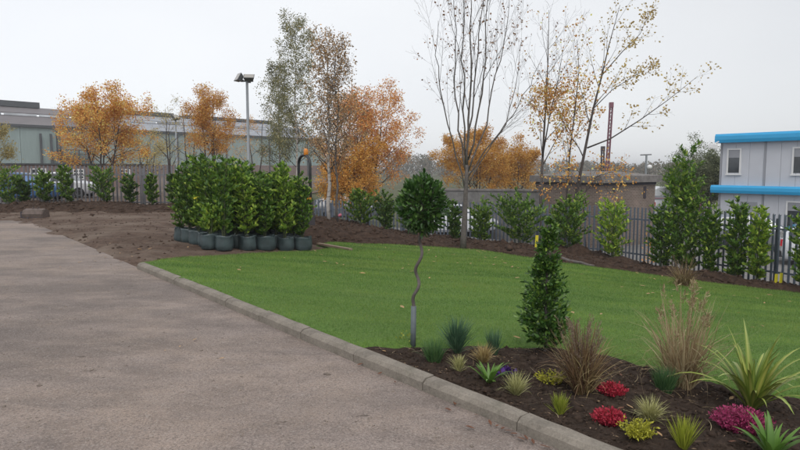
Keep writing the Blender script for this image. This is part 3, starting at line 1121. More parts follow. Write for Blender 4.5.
def bag_mesh(seed):
    rr = random.Random(seed)
    mb = MB(); n = 20
    ph = [rr.uniform(0, 6.28) for _ in range(4)]
    rows = [(0.0, 0.175), (0.03, 0.205), (0.12, 0.212), (0.22, 0.205), (0.30, 0.198), (0.335, 0.205), (0.335, 0.188), (0.29, 0.18)]
    for z, r in rows:
        for k in range(n):
            a = 2 * math.pi * k / n
            q = r * (1 + 0.09 * math.sin(2 * a + ph[0]) + 0.045 * math.sin(5 * a + ph[1] + z * 9) + 0.018 * math.sin(9 * a + ph[2] - z * 20))
            mb.v.append(Vector((q * math.cos(a), q * math.sin(a), z + (0.012 * math.sin(3 * a + ph[3]) if z > 0.25 else 0))))
    for i in range(len(rows) - 1):
        for k in range(n):
            k2 = (k + 1) % n
            mb.f.append((i * n + k, i * n + k2, (i + 1) * n + k2, (i + 1) * n + k))
    mb.f.append(tuple(range(n))[::-1])
    m = mb.mesh('planter_bag', 'planter_bag', True)
    s = MB().lathe([(0.185, 0.0), (0.12, 0.02), (0.02, 0.03)], 14, (0, 0, 0.285))
    hs_ = []
    for sg in (-1, 1):
        h = MB(); hs_.append(h)
        h.tube([(sg * 0.205, -0.05, 0.31), (sg * 0.235, -0.04, 0.36), (sg * 0.24, 0, 0.375), (sg * 0.235, 0.04, 0.36), (sg * 0.205, 0.05, 0.31)], 0.007, 5)
    return m, s.mesh('compost', 'bed_soil'), [h.mesh('handle', 'planter_bag') for h in hs_]


BAGS = [bag_mesh(i) for i in range(4)]
ORD = ['first', 'second', 'third', 'fourth', 'fifth', 'sixth']
c0 = P(225.5, 252)
c1 = P(303, 250)
ca = (c1 - c0) / 4
b1 = P(186, 243)
cb = (b1 - c0) / 4.6
for row in range(6):
    for cn in range(5):
        p = c0 + ca * cn + cb * row + Vector((random.uniform(-.03, .03), random.uniform(-.03, .03), 0))
        z = surf(p.x, p.y)
        where = 'front row' if row == 0 else ('back row' if row == 5 else ORD[row] + ' row from the lawn')
        side = ('leftmost', 'second from the left', 'middle one', 'second from the right', 'rightmost')[cn]
        t = thing('potted_laurel', f'tall laurel in green bag, {where}, {side}', 'potted shrub', (p.x, p.y, z - 0.005), random.uniform(0, 6.28), 'bagged laurels waiting to be planted')
        bgm, so, ha = BAGS[(row * 5 + cn) % 4]
        bag = link('planter_bag', bgm, t)
        link('compost', so, bag)
        for hm in ha: link('handle', hm, bag)
        fo, st = LAUREL[(row * 3 + cn * 2 + (cn + row) // 3) % 5]
        k = random.uniform(0.84, 1.08)
        ln2 = (random.uniform(-.05, .05), random.uniform(-.05, .05))
        for nme, me in (('foliage', fo), ('stem', st)):
            o = link(nme, me, t, (0, 0, 0.27)); o.scale = (1.0, 1.0, k); o.rotation_euler = (ln2[0], ln2[1], 0)
small_fo, small_st = laurel_meshes(0.62, 0.26, 420, 4, 'laurel_leaf_bright', 41, pointy=0.2)
p = c0 + cb * 0.62 + Vector((-0.16, -0.16, 0))
t = thing('potted_laurel', 'low bright green laurel in a bag at the left corner of the bagged laurels', 'potted shrub', (p.x, p.y, surf(p.x, p.y) - 0.005), 1.0, 'bagged laurels waiting to be planted')
bag = link('planter_bag', BAGS[1][0], t); link('compost', BAGS[1][1], bag); [link('handle', hm, bag) for hm in BAGS[1][2]]
for nme, me in (('foliage', small_fo), ('stem', small_st)):
    link(nme, me, t, (0, 0, 0.27))
tgm = MB().box((0, 0, 0), (0.16, 0.006, 0.035), 0, 0, R(-25))
q = PD(197, 197, c0.y + 0.45)
tag(tgm.build('plant_tag', 'yellow_plastic', loc=q), 'yellow tag strip among the bagged laurel leaves', 'tag')


def hedge(label, px, base_y, top_y, Y, width, seed, mat='laurel_leaf', n=700, stems=4, pointy=0.4, wide=1.3):
    g = ptz(px, Y)
    z0 = surf(g.x, g.y) - 0.02
    z1 = PD(px, top_y, Y).z
    h = z1 - z0
    t = thing('laurel_bush', label, 'shrub', (g.x, g.y, z0), 0, 'laurels planted along the fence')
    fo, st = laurel_meshes(h, width * Y / F / 2 * wide, int(n * 2.2), stems, mat, seed, leaf=0.125, low=0.0, pointy=pointy * 0.6)
    link('foliage', fo, t); link('stem', st, t)
    return t


hed = [
    ('laurel bush at the left picture edge before the grey fence', 8, 172, 25.0, 30, 'laurel_leaf'),
    ('laurel bush second along the grey fence, behind the digger bucket', 23, 180, 25.1, 15, 'laurel_leaf_dark'),
    ('slim laurel bush leaning just right of the digger bucket', 44, 174, 25.2, 20, 'laurel_leaf'),
    ('narrow laurel bush right of the leaning one on the grey fence', 68, 170, 25.3, 16, 'laurel_leaf'),
    ('broad laurel bush below the orange tree at the grey fence', 105, 172, 25.4, 28, 'laurel_leaf'),
    ('laurel bush beside the broad one below the orange tree', 130, 177, 25.5, 16, 'laurel_leaf_dark'),
    ('slim laurel bush nearest the bagged laurels on the grey fence', 152, 177, 25.6, 13, 'laurel_leaf'),
    ('laurel bush at the grey fence touching the bagged laurels', 171, 175, 25.7, 16, 'laurel_leaf_dark'),
]
for i, (lb, px, ty, Y_, w, m) in enumerate(hed):
    hedge(lb, px, 0, ty, Y_, w, 60 + i, m, 560, 3, wide=1.0)
hed = [
    ('laurel bush right of the white birch trunk before the fence', 361, 195, 23.6, 24, 'laurel_leaf', 700),
    ('laurel bush behind and left of the ball tree', 385, 196, 23.4, 18, 'laurel_leaf_dark', 600),
    ('laurel bush mostly hidden behind the ball tree', 412, 198, 23.0, 24, 'laurel_leaf_dark', 600),
    ('narrow laurel bush just left of the bare tree trunk', 455, 203, 22.4, 12, 'laurel_leaf_dark', 500),
    ('laurel bush just right of the bare tree trunk', 481, 204, 22.4, 20, 'laurel_leaf', 600),
    ('wide laurel bush behind the left of the cone shrub top', 521, 202, 21.6, 38, 'laurel_leaf', 1100),
    ('wide laurel bush behind the right of the cone shrub top', 570, 203, 20.6, 34, 'laurel_leaf', 1000),
    ('bright laurel bush in front of the brick hut', 614, 207, 19.3, 26, 'laurel_leaf_bright', 700),
    ('low laurel bush at the foot of the tall laurel', 664, 208, 18.0, 24, 'laurel_leaf', 600),
    ('laurel bush between the tall laurel and the white cabins', 713, 207, 16.9, 20, 'laurel_leaf', 650),
    ('upright laurel bush in front of the lower cabin door', 738, 203, 16.4, 24, 'laurel_leaf', 800),
    ('laurel bush left of the white car beyond the fence', 760, 210, 15.9, 21, 'laurel_leaf_bright', 700),
    ('laurel bush cut by the right picture edge', 809, 212, 14.9, 26, 'laurel_leaf', 700),
]
for i, (lb, px, ty, Y_, w, m, n) in enumerate(hed):
    hedge(lb, px, 0, ty, Y_, w, 80 + i, m, n, 4, wide=1.0 if px > 700 else 1.3)
hedge('tallest laurel, standing left of the white cabins', 690, 0, 153, 17.4, 37, 99, 'laurel_leaf', 1700, 5, 0.8, 1.2)


# ------------------------------------------------------------------ trees
class Tree:
    def __init__(self, seed, lv, leaf_from=2):
        self.r = random.Random(seed); self.mb = MB(); self.tr = MB(); self.lv = lv; self.lf = leaf_from; self.tips = []

    def limb(self, pts, rad, lv, first=False):
        (self.tr if first else self.mb).tube(pts, rad, 8 if first else (5 if lv <= 1 else 3), lv < 2)
        if lv >= self.lf:
            for i in range(len(pts) - 1):
                self.tips.append((pts[i].lerp(pts[i + 1], self.r.random()), (pts[i + 1] - pts[i]).normalized()))
            self.tips.append((pts[-1], (pts[-1] - pts[-2]).normalized()))
        if lv + 1 >= len(self.lv):
            return
        q = self.lv[lv + 1]
        LL = sum((pts[i + 1] - pts[i]).length for i in range(len(pts) - 1))
        n = q['n'] if lv == 0 else max(1, round(q['n'] * min(1.3, LL / q.get('ref', LL))))
        for k in range(n):
            f = q['start'] + (1 - q['start']) * (k + self.r.random()) / n
            f = min(f, 0.98)
            s = f * (len(pts) - 1); i = int(s)
            c = pts[i].lerp(pts[i + 1], s - i)
            rr = rad[i] + (rad[i + 1] - rad[i]) * (s - i)
            d = (pts[i + 1] - pts[i]).normalized()
            an = R(self.r.uniform(*q['ang']))
            az = k * 2.4 + self.r.uniform(-.6, .6)
            ref = Vector((0, 0, 1)) if abs(d.z) < 0.95 else Vector((1, 0, 0))
            s1 = d.cross(ref).normalized(); s2 = d.cross(s1)
            nd = d * math.cos(an) + (s1 * math.cos(az) + s2 * math.sin(az)) * math.sin(an)
            ln_ = LL * q['len'] * self.r.uniform(0.75, 1.2) * (1 - q.get('fall', 0.5) * (f - q['start']) / (1 - q['start'] + 1e-6))
            self.grow(c, nd, ln_, min(rr * 0.75, rr * q.get('thick', 0.6)), lv + 1)

    def grow(self, p, d, ln_, r, lv, first=False):
        q = self.lv[lv]
        n = q['seg']; pts = [p.copy()]; rad = [r]
        d = d.normalized()
        for i in range(n):
            d = (d + Vector((self.r.gauss(0, 1), self.r.gauss(0, 1), self.r.gauss(0, 1))) * q['wob'] + Vector((0, 0, 1)) * q['up']).normalized()
            p = p + d * (ln_ / n); pts.append(p.copy()); rad.append(max(0.0022, r * (1 - (i + 1) / n * 0.82)))
        self.limb(pts, rad, lv, first)

    def finish(self, name, label, base, bark, leafmat=None, per=2, size=0.07, spread=0.10, keep=1.0, zr=None, group=None, branch_mat=None):
        t = thing(name, label, 'tree', base, 0, group)
        off = Vector(base)
        for m in (self.tr, self.mb):
            m.v = [v - off for v in m.v]
        if self.tr.v:
            self.tr.build('trunk', bark, t, True)
        if self.mb.v:
            self.mb.build('branches', branch_mat or bark, t, True)
        if leafmat:
            pos, ax = [], []
            for c, d in self.tips:
                if zr and not (self.r.random() < zr(c)):
                    continue
                if self.r.random() > keep:
                    continue
                c2 = c + Vector((self.r.gauss(0, 1), self.r.gauss(0, 1), self.r.gauss(0, 1))) * spread * 0.5
                for _ in range(per):
                    v = Vector((self.r.gauss(0, 1), self.r.gauss(0, 1), self.r.gauss(0, 1)))
                    pos.append(tuple(c2 - off + v * spread * 0.62)); ax.append(tuple((v.normalized() + d * 0.4 + Vector((0, 0, -0.35)))))
            if pos:
                rg = np.random.default_rng(self.r.randint(0, 99999))
                link('crown', leaves_mesh('crown', np.array(pos), np.array(ax), rg.uniform(0.7, 1.25, len(pos)) * size * 1.1, leafmat, LEAF2, 1.0, 0.2, rg), t)
        return t


def trunk_line(px0, py0, px1, py1, Y, n=5, wob=0.05, seed=0, base=None):
    r = random.Random(seed)
    a = base or PD(px0, py0, Y); b = PD(px1, py1, Y)
    return [a.lerp(b, i / n) + (Vector((r.gauss(0, 1), r.gauss(0, 1), 0)) * wob if 0 < i < n else Vector()) for i in range(n + 1)]


def rads(r0, r1, n):
    return [r0 + (r1 - r0) * i / n for i in range(n + 1)]


# round orange maple behind the left fence: three stems
def maple(label, px, top_y, Y, width, mat, seed, per=6, size=0.08, stems=3, spread=0.15, start=0.3, n1=9, group=None, name='maple_tree', keep=1.0, bark='bark_dark'):
    g = ptz(px, Y)
    H = PD(px, top_y, Y).z - g.z
    W = width * Y / F / 2
    lv = [dict(seg=5, wob=0.05, up=0.02),
          dict(n=n1, ang=(30, 62), len=0.52 * min(1.5, 2 * W / H + 0.3), start=start, seg=5, wob=0.12, up=0.05, fall=0.55, thick=0.55),
          dict(n=6, ang=(25, 60), len=0.52, start=0.25, seg=4, wob=0.16, up=0.03, fall=0.4),
          dict(n=4, ang=(25, 65), len=0.5, start=0.2, seg=3, wob=0.2, up=0.0, fall=0.3)]
    t = Tree(seed, lv, 2)
    for s in range(stems):
        a = s * 2 * math.pi / stems + seed
        lean = 0.0 if stems == 1 else W / H * 0.65
        top = Vector((math.cos(a) * lean * H * 0.75, math.sin(a) * lean * H * 0.75, H * (0.94 if s == 0 else t.r.uniform(0.72, 0.88))))
        b0 = Vector((math.cos(a) * 0.08, math.sin(a) * 0.08, -0.1))
        n = 6
        pts = [g + b0.lerp(top, i / n) + Vector((t.r.gauss(0, .04), t.r.gauss(0, .04), 0)) * (i > 0) for i in range(n + 1)]
        t.limb(pts, rads(0.055 + 0.012 * H / 5, 0.012, n), 0, True)
    def clump(c):
        q = mnoise.noise(c * (1.15 if H < 7.5 else 1.0) + Vector((seed * 3.1, 0, 0)))
        return 1.0 if q > -0.02 else (0.45 if q > -0.16 else 0.06)
    return t.finish(name, label, g, bark, mat, per * 4 if per > 2 else per * 2, size * .86, spread, keep * (0.40 if per > 2 else 0.6), zr=clump, group=group)


maple('rounded orange maple behind the grey fence at the left', 104, 97, 34, 80, 'orange_leaf', 5, 6, 0.085, 4, 0.17)
maple('orange narrow tree rising above the bagged laurels', 212, 87, 38, 40, 'rust_leaf', 14, 6, 0.085, 3, 0.22, 0.35, 7)
maple('thin pale straw tree left of the far lamp post', 170, 103, 40, 30, 'straw_leaf', 21, 1, 0.075, 2, 0.14, 0.3, 7, keep=0.8)
maple('thin pale straw tree right of the far lamp post', 191, 101, 42, 26, 'straw_leaf', 22, 1, 0.075, 2, 0.14, 0.3, 7, keep=0.7)
maple('sparse amber tree behind the near lamp post', 257, 112, 44, 34, 'amber_leaf', 25, 2, 0.08, 2, 0.15, 0.3, 6, keep=0.7)
maple('yellow green tree at the left picture edge', -12, 135, 36, 40, 'straw_leaf', 26, 6, 0.085, 3, 0.17)
maple('low yellow tree under the right side of the orange maple', 148, 138, 42, 40, 'straw_leaf', 27, 2, 0.085, 3, 0.17, 0.25, 6, keep=0.8)
maple('wide pink orange maple between the birch and the ball tree', 366, 98, 33, 84, 'pink_rust_leaf', 31, 6, 0.085, 4, 0.17, 0.25)
maple('low amber tree in front of the pink orange maple', 350, 150, 31, 62, 'amber_leaf', 32, 6, 0.08, 3, 0.15, 0.2, 8)
maple('large amber tree behind the bare tree', 478, 133, 44, 72, 'amber_leaf', 33, 6, 0.10, 4, 0.19, 0.25)
maple('amber tree behind and right of the bare tree', 516, 148, 46, 56, 'amber_leaf', 34, 6, 0.10, 3, 0.19, 0.25)
maple('grey green willow behind the tallest laurel', 688, 150, 44, 56, 'willow_leaf', 36, 4, 0.09, 4, 0.2, 0.2, keep=0.7)
maple('grey green bush left of the white cabins', 705, 160, 40, 36, 'willow_leaf', 37, 6, 0.10, 3, 0.2, 0.15)


def birch(label, px, by, top_y, Y, width, mat, seed, keep=1.0, per=2, bark='birch_bark', base=None, r0=0.06):
    g = base or ptz(px, Y)
    H = PD(px, top_y, Y).z - g.z
    W = width * Y / F / 2
    lv = [dict(seg=8, wob=0.03, up=0.02),
          dict(n=36, ang=(32, 58), len=W / H * 1.75, start=0.25, seg=5, wob=0.09, up=0.05, fall=0.62, thick=0.4),
          dict(n=6, ang=(25, 55), len=0.42, start=0.2, seg=4, wob=0.14, up=-0.02, fall=0.4),
          dict(n=3, ang=(20, 55), len=0.55, start=0.2, seg=3, wob=0.16, up=-0.10, fall=0.3)]
    t = Tree(seed, lv, 2)
    n = 9
    pts = [g + Vector((t.r.gauss(0, .03) * (i > 0), t.r.gauss(0, .03) * (i > 0), -0.1 + (H + 0.1) * i / n)) for i in range(n + 1)]
    t.limb(pts, rads(r0, 0.008, n), 0, True)
    return t.finish('birch_tree', label, g, bark, mat, per, 0.062, 0.10, keep, branch_mat='bark_dark')


birch('tall grey green birch rising behind the dumper beacon', 297, 0, 28, 31, 56, 'birch_green_leaf', 51, 0.95, 4)
birch('second grey green birch close left of the tall one', 280, 0, 70, 33, 34, 'birch_green_leaf', 52, 0.9, 3)
g = ptz(329, 21.5); g.z = surf(g.x, g.y)
birch('birch with a white trunk on the soil bank', 332, 228, 40, 21.5, 46, 'birch_brown_leaf', 53, 0.5, 2, base=g, r0=0.07)
g = ptz(337, 21.2); g.z = surf(g.x, g.y)
birch('young brown stemmed birch beside the white trunk', 344, 228, 48, 21.2, 46, 'birch_brown_leaf', 54, 0.45, 2, 'bark_grey', base=g, r0=0.045)

# the bare tree: a short trunk that breaks into many steep limbs
Yb = P(463, 250).y
t = Tree(61, [dict(seg=5, wob=0.03, up=0.02),
              dict(n=5, ang=(14, 34), len=0.42, start=0.2, seg=6, wob=0.06, up=0.07, fall=0.4, thick=0.5),
              dict(n=6, ang=(16, 42), len=0.46, start=0.15, seg=5, wob=0.07, up=0.06, fall=0.4, thick=0.5),
              dict(n=4, ang=(18, 45), len=0.5, start=0.15, seg=4, wob=0.09, up=0.05, fall=0.3, thick=0.6)], 3)
base = P(463, 250); base.z = surf(base.x, base.y) - 0.05
fk = PD(467, 165, Yb)
n = 6
t.tr.tube([base.lerp(fk, i / n) for i in range(n + 1)], rads(0.10, 0.052, n), 10)
rl = random.Random(5)
for (x0, y0, pts_, r0, dy) in [
    (467, 168, [(468, 120), (471, 60), (471, 10), (473, -50)], 0.042, 0.0),
    (466, 172, [(458, 130), (455, 80), (456, 30), (452, -20)], 0.032, 0.3),
    (465, 190, [(452, 140), (440, 90), (436, 55), (438, 20)], 0.026, -0.4),
    (468, 160, [(480, 110), (484, 60), (488, 10), (492, -40)], 0.032, -0.5),
    (468, 172, [(486, 125), (496, 75), (506, 30), (512, -15)], 0.029, 0.5),
    (467, 178, [(492, 140), (514, 115), (530, 85), (540, 60)], 0.022, -0.2),
    (467, 150, [(474, 100), (478, 50), (483, 0), (482, -45)], 0.030, 0.7),
    (466, 165, [(464, 110), (462, 60), (464, 0), (463, -40)], 0.030, -0.8),
    (468, 185, [(488, 150), (506, 125), (517, 80), (522, 40)], 0.022, 0.9),
]:
    pp = [PD(x0, y0, Yb)] + [PD(a, b, Yb + dy * (k + 1) / 3) for k, (a, b) in enumerate(pts_)]
    pq = [pp[0]]
    for i in range(len(pp) - 1):
        for f in (.33, .67, 1.0):
            pq.append(pp[i].lerp(pp[i + 1], f) + Vector((rl.gauss(0, .025), rl.gauss(0, .05), 0)))
    t.limb(pq, rads(r0, 0.006, len(pq) - 1), 0)
t.finish('bare_tree', 'tall nearly bare tree growing at the far edge of the lawn', base, 'bark_grey', 'brown_leaf', 1, 0.07, 0.03, 0.15, zr=lambda c: 1.0 if c.z > 3.6 else 0.15, branch_mat='bark_grey')

# thin tree with amber leaves low down, behind the fence
Y8 = 25.5
LV8 = [dict(seg=5, wob=0.03, up=0.02),
       dict(n=13, ang=(22, 45), len=0.26, start=0.3, seg=5, wob=0.08, up=0.07, fall=0.45, thick=0.45),
       dict(n=5, ang=(20, 48), len=0.5, start=0.15, seg=4, wob=0.1, up=0.04, fall=0.4, thick=0.5),
       dict(n=3, ang=(20, 50), len=0.5, start=0.15, seg=3, wob=0.12, up=0.02, fall=0.3, thick=0.6)]
t = Tree(71, LV8, 2)
g = ptz(540, Y8)
pp = [g - Vector((0, 0, .1)), PD(541, 190, Y8), PD(543, 150, Y8), PD(546, 100, Y8), PD(548, 60, Y8), PD(549, 10, Y8)]
t.limb(pp, rads(0.075, 0.008, 5), 0, True)
pp = [PD(542, 160, Y8), PD(549, 120, Y8 - .3), PD(558, 80, Y8 - .5), PD(564, 45, Y8 - .5)]
t.limb(pp, rads(0.035, 0.006, 3), 0)
zt = PD(540, 88, Y8).z
t.finish('thin_tree', 'thin tree bare on top with amber leaves lower down', g, 'bark_grey', 'orange_leaf', 5, 0.085, 0.14, 0.75, zr=lambda c: 0.9 if c.z < zt else 0.03, branch_mat='bark_dark')

# leaning tree with ochre leaves and one long limb to the right
Y9 = 24.2
LV9 = [dict(seg=5, wob=0.03, up=0.02),
       dict(n=9, ang=(22, 50), len=0.24, start=0.3, seg=5, wob=0.1, up=0.07, fall=0.4, thick=0.45),
       dict(n=4, ang=(20, 48), len=0.5, start=0.15, seg=4, wob=0.12, up=0.03, fall=0.4, thick=0.5)]
t = Tree(72, LV9, 2)
g = ptz(574, Y9)
pp = [g - Vector((0, 0, .1)), PD(576, 195, Y9), PD(585, 150, Y9), PD(593, 110, Y9), PD(602, 75, Y9), PD(609, 45, Y9), PD(620, 5, Y9)]
t.limb(pp, rads(0.075, 0.008, 6), 0, True)
pp = [PD(587, 148, Y9), PD(610, 139, Y9 - .3), PD(640, 120, Y9 - .6), PD(668, 100, Y9 - .8), PD(698, 76, Y9 - .9)]
t.limb(pp, rads(0.034, 0.006, 4), 0)
pp = [PD(602, 75, Y9), PD(622, 52, Y9 + .3), PD(640, 34, Y9 + .5), PD(650, 12, Y9 + .6)]
t.limb(pp, rads(0.024, 0.005, 3), 0)
pp = [PD(594, 108, Y9), PD(612, 90, Y9 - .3), PD(634, 76, Y9 - .6), PD(652, 66, Y9 - .7)]
t.limb(pp, rads(0.02, 0.005, 3), 0)
t.finish('leaning_tree', 'leaning tree with ochre leaves and a long limb reaching right', g, 'bark_dark', 'ochre_leaf', 4, 0.085, 0.11, 0.42, zr=lambda c: 1.0 if c.z > 2.6 else 0.25)

t = Tree(73, LV8, 2)
g = ptz(566, 24.8)
pp = [g - Vector((0, 0, .1)), PD(567, 190, 24.8), PD(570, 150, 24.8), PD(575, 110, 24.8), PD(579, 70, 24.8), PD(577, 40, 24.8)]
t.limb(pp, rads(0.05, 0.006, 5), 0, True)
t.finish('thin_tree', 'slender tree with orange leaves left of the leaning tree', g, 'bark_dark', 'orange_leaf', 5, 0.085, 0.14, 0.5, zr=lambda c: 0.9 if 1.2 < c.z < 5.4 else 0.05)
t = Tree(74, LV9, 1)
g = ptz(588, 24.0)
for (x1, y1, x2, y2) in ((560, 178, 540, 184), (612, 172, 632, 186), (575, 168, 556, 190), (600, 176, 608, 192)):
    t.limb([g, PD(583, 196, 24.0), PD((583 + x1) / 2, y1 + 4, 24.0), PD(x1, y1, 23.9), PD(x2, y2, 23.8)], rads(0.022, 0.005, 4), 0)
t.finish('low_tree', 'low orange leaved sapling spreading across the brick hut', g, 'bark_dark', 'orange_leaf', 5, 0.085, 0.13, 0.17)

# far-off woods that read as one mass
pos, ax, sz = [], [], []
rw = np.random.default_rng(8)
def wood(px0, px1, top, Y0, nt_):
    for _ in range(nt_):
        px = rw.uniform(px0, px1); Yw = rw.uniform(Y0, Y0 * 1.25)
        f = (px - px0) / (px1 - px0)
        ty = np.interp(f, np.linspace(0, 1, len(top)), top) + rw.uniform(0, 5)
        c = PD(px, ty, Yw); zt_ = c.z
        hh = zt_ - LOW; rr_ = hh * rw.uniform(0.28, 0.42)
        m = 170
        d = norm(rw.normal(size=(m, 3))); q = rw.random(m)[:, None] ** 0.4
        pp_ = np.array((c.x, c.y, zt_ - hh * 0.5)) + d * q * np.array((rr_, rr_, hh * 0.5))
        pos.append(pp_); ax.append(d + rw.normal(size=(m, 3)) * .6); sz.append(rw.uniform(0.6, 1.2, m) * Yw / 300)
wood(300, 470, [158, 156, 153, 150, 150, 155, 156], 280, 70)
wood(470, 620, [156, 158, 160, 162], 330, 45)
wood(600, 720, [161, 163, 160, 162, 163], 240, 45)
wood(-40, 60, [166, 166], 420, 20)
wood(700, 900, [163, 160, 158], 260, 50)
tag(link('distant_woods', leaves_mesh('distant_woods', np.concatenate(pos), np.concatenate(ax), np.concatenate(sz), 'wood_leaf', LEAF2, 1.1, 0.2, rw)), 'distant dull autumn woods along the horizon', 'woods', kind='stuff')


# ------------------------------------------------------------------ buildings
def frame_of(a, b):
    """matrix: x along a->b, y outwards to the viewer's side (right of travel), z up"""
    d = (Vector(b) - Vector(a)); d.z = 0; d.normalize()
    return Matrix(((d.x, d.y, 0), (d.y, -d.x, 0), (0, 0, 1))).transposed(), d


# factory: long cladded hall with a stepped roof
fa, fb = PD(-60, 169, 106.0), PD(325, 169, 172.0)
fa.z = fb.z = 0
fd = (fb - fa).normalized(); fL = (fb - fa).length
fn = Vector((fd.y, -fd.x, 0))           # towards the camera
root = thing('factory_building', 'long pale green factory hall with a stepped grey roof', 'building', fa)


def fbox(name, mat, x0, x1, dpt, z0, z1, proud=0.0, parent=root, rise=0.0, uvbox=False):
    """a slab of the facade: x along it, dpt deep behind the face, proud of it"""
    mb = MB()
    pts = []
    for z in (z0, z1):
        back = rise if z == z1 else 0
        for x, y in ((x0, proud - back), (x1, proud - back), (x1, -dpt - 0.0), (x0, -dpt)):
            pts.append(fd * x + fn * y + Vector((0, 0, z)))
    mb.v = pts
    for q in ((0, 3, 2, 1), (4, 5, 6, 7), (0, 1, 5, 4), (1, 2, 6, 5), (2, 3, 7, 6), (3, 0, 4, 7)):
        mb.f.append(q)
    return mb.build(name, mat, parent, uvbox=uvbox)


EV = 9.4
bay = fL / 14
for k in range(14):
    fbox('wall_panel', 'factory_wall', k * bay + 0.04, (k + 1) * bay - 0.04, 0.3, 2.6, EV, 0, uvbox=True)
fbox('plinth', 'shed_brick', 0, fL, 0.3, -0.3, 2.58, 0.06, uvbox=True)
fbox('gutter', 'factory_trim', -0.3, fL + 0.3, 0.2, EV, EV + 0.45, 0.5)
for k in range(3, 14, 2):
    fbox('downpipe', 'factory_trim', k * bay - 0.12, k * bay + 0.12, 0.0, 0, EV, 0.22)


def roof_strip(name, mat, x0, x1, y0, z0, y1, z1, parent=root):
    mb = MB()
    a = fd * x0 + fn * (-y0) + Vector((0, 0, z0)); b = fd * x1 + fn * (-y0) + Vector((0, 0, z0))
    c = fd * x1 + fn * (-y1) + Vector((0, 0, z1)); d = fd * x0 + fn * (-y1) + Vector((0, 0, z1))
    dn = Vector((0, 0, -0.25))
    mb.v = [a, b, c, d, a + dn, b + dn, c + dn, d + dn]
    mb.f = [(0, 1, 2, 3), (7, 6, 5, 4), (0, 4, 5, 1), (1, 5, 6, 2), (2, 6, 7, 3), (3, 7, 4, 0)]
    return mb.build(name, mat, parent, uvbox=True)


XB = 27.0
for (x0, x1, m) in ((0, XB, 'factory_roof_brown'), (XB + 0.1, fL, 'factory_roof')):
    roof_strip('roof', m, x0, x1, 0.0, EV + 0.46, 9.0, EV + 2.7)
    roof_strip('roof', m, x0, x1, 9.4, EV + 3.35, 22.0, EV + 5.6)
for k in range(14):
    fbox('roof_light', 'factory_glazing' if k % 3 != 1 else 'factory_roof', k * bay + 0.3, (k + 1) * bay - 0.3, 9.3, EV + 2.65, EV + 3.15, -8.8)
fbox('roof_step', 'factory_trim', 0, fL, 9.5, EV + 2.5, EV + 2.72, -8.7)
fbox('ridge_vent', 'factory_trim', 0, XB - 4, 24.0, EV + 5.4, EV + 6.6, -20.0)
fbox('ridge_vent', 'factory_trim', XB + 13, fL * 0.62, 24.0, EV + 5.5, EV + 6.35, -20.0)
fbox('ridge_vent', 'factory_trim', fL * 0.66, fL * 0.97, 24.0, EV + 5.5, EV + 6.25, -20.0)
fbox('rear_wall', 'factory_wall', 0, fL, 40, 0, EV, -30)
# steel stair tower and flues on its wall, in image columns 18-40
sx0 = 15.0
st = MB()
for x in (sx0 + 3.6, sx0 + 6.6, sx0 + 9.2):
    for y in (0.8, 3.0):
        b = fd * x + fn * y
        st.tube([b, b + Vector((0, 0, 5.4))], 0.12, 6)
for z in (3.6, 5.3):
    a = fd * (sx0 + 3.4) + fn * 1.9 + Vector((0, 0, z))
    st.bar(a, a + fd * 6.0, 2.6, 0.12)
    st.bar(a + fn * 1.2 + Vector((0, 0, 0.9)), a + fn * 1.2 + fd * 6.0 + Vector((0, 0, 0.9)), 0.08)
st.build('stair_landing', 'factory_trim', root)
for x in (sx0 + 0.8, sx0 + 2.6, sx0 + 4.2):
    b = fd * x + fn * 0.5
    MB().tube([b, b + Vector((0, 0, 8.3))], 0.22, 8).build('flue', 'factory_trim', root)
b = fd * (sx0 + 2.6) + fn * 1.2
MB().tube([b + Vector((0, 0, 4.6)), b + fd * 0.9 + Vector((0, 0, 3.2)), b + fd * 1.5], 0.28, 8).build('duct', 'galvanised', root)

# low brick shed between the fence and the factory
sa, sb = PD(-30, 169, 50), PD(150, 169, 58)
sa.z = sb.z = -0.1
sd_ = (sb - sa).normalized(); sn = Vector((sd_.y, -sd_.x, 0)); sL = (sb - sa).length
root2 = thing('brick_shed', 'long low purple brown brick shed behind the left fence', 'building', sa)
mb = MB()
c = sd_ * (sL / 2) - sn * 2.0 + Vector((0, 0, 1.05))
mb.box(c, (sL, 4.0, 2.1), math.atan2(sd_.y, sd_.x))
mb.build('wall', 'shed_brick', root2, uvbox=True)
MB().box(c + Vector((0, 0, 1.12)), (sL + 0.3, 4.3, 0.12), math.atan2(sd_.y, sd_.x)).build('roof', 'factory_trim', root2)
az = math.atan2(sd_.y, sd_.x)
for (u0, u1, z0, z1) in ((4.2, 5.3, 0.5, 1.75), (7.4, 8.2, 0.9, 1.7), (11.2, 12.0, 0.9, 1.7)):
    w = MB()
    mid = sd_ * ((u0 + u1) / 2) + sn * 0.03 + Vector((0, 0, (z0 + z1) / 2))
    wn = MB().box(mid, (u1 - u0, 0.05, z1 - z0), az).build('window', 'dark_glass', root2)
    fr = MB()
    for k in range(3):
        fr.box(mid + sd_ * ((k - 1) * (u1 - u0) / 2) + sn * 0.03, (0.08, 0.04, z1 - z0 + 0.08), az)
    for k in range(4):
        fr.box(mid + Vector((0, 0, (k / 3 - .5) * (z1 - z0))) + sn * 0.034, (u1 - u0, 0.04, 0.08), az)
    fr.build('frame', 'white_upvc', wn)

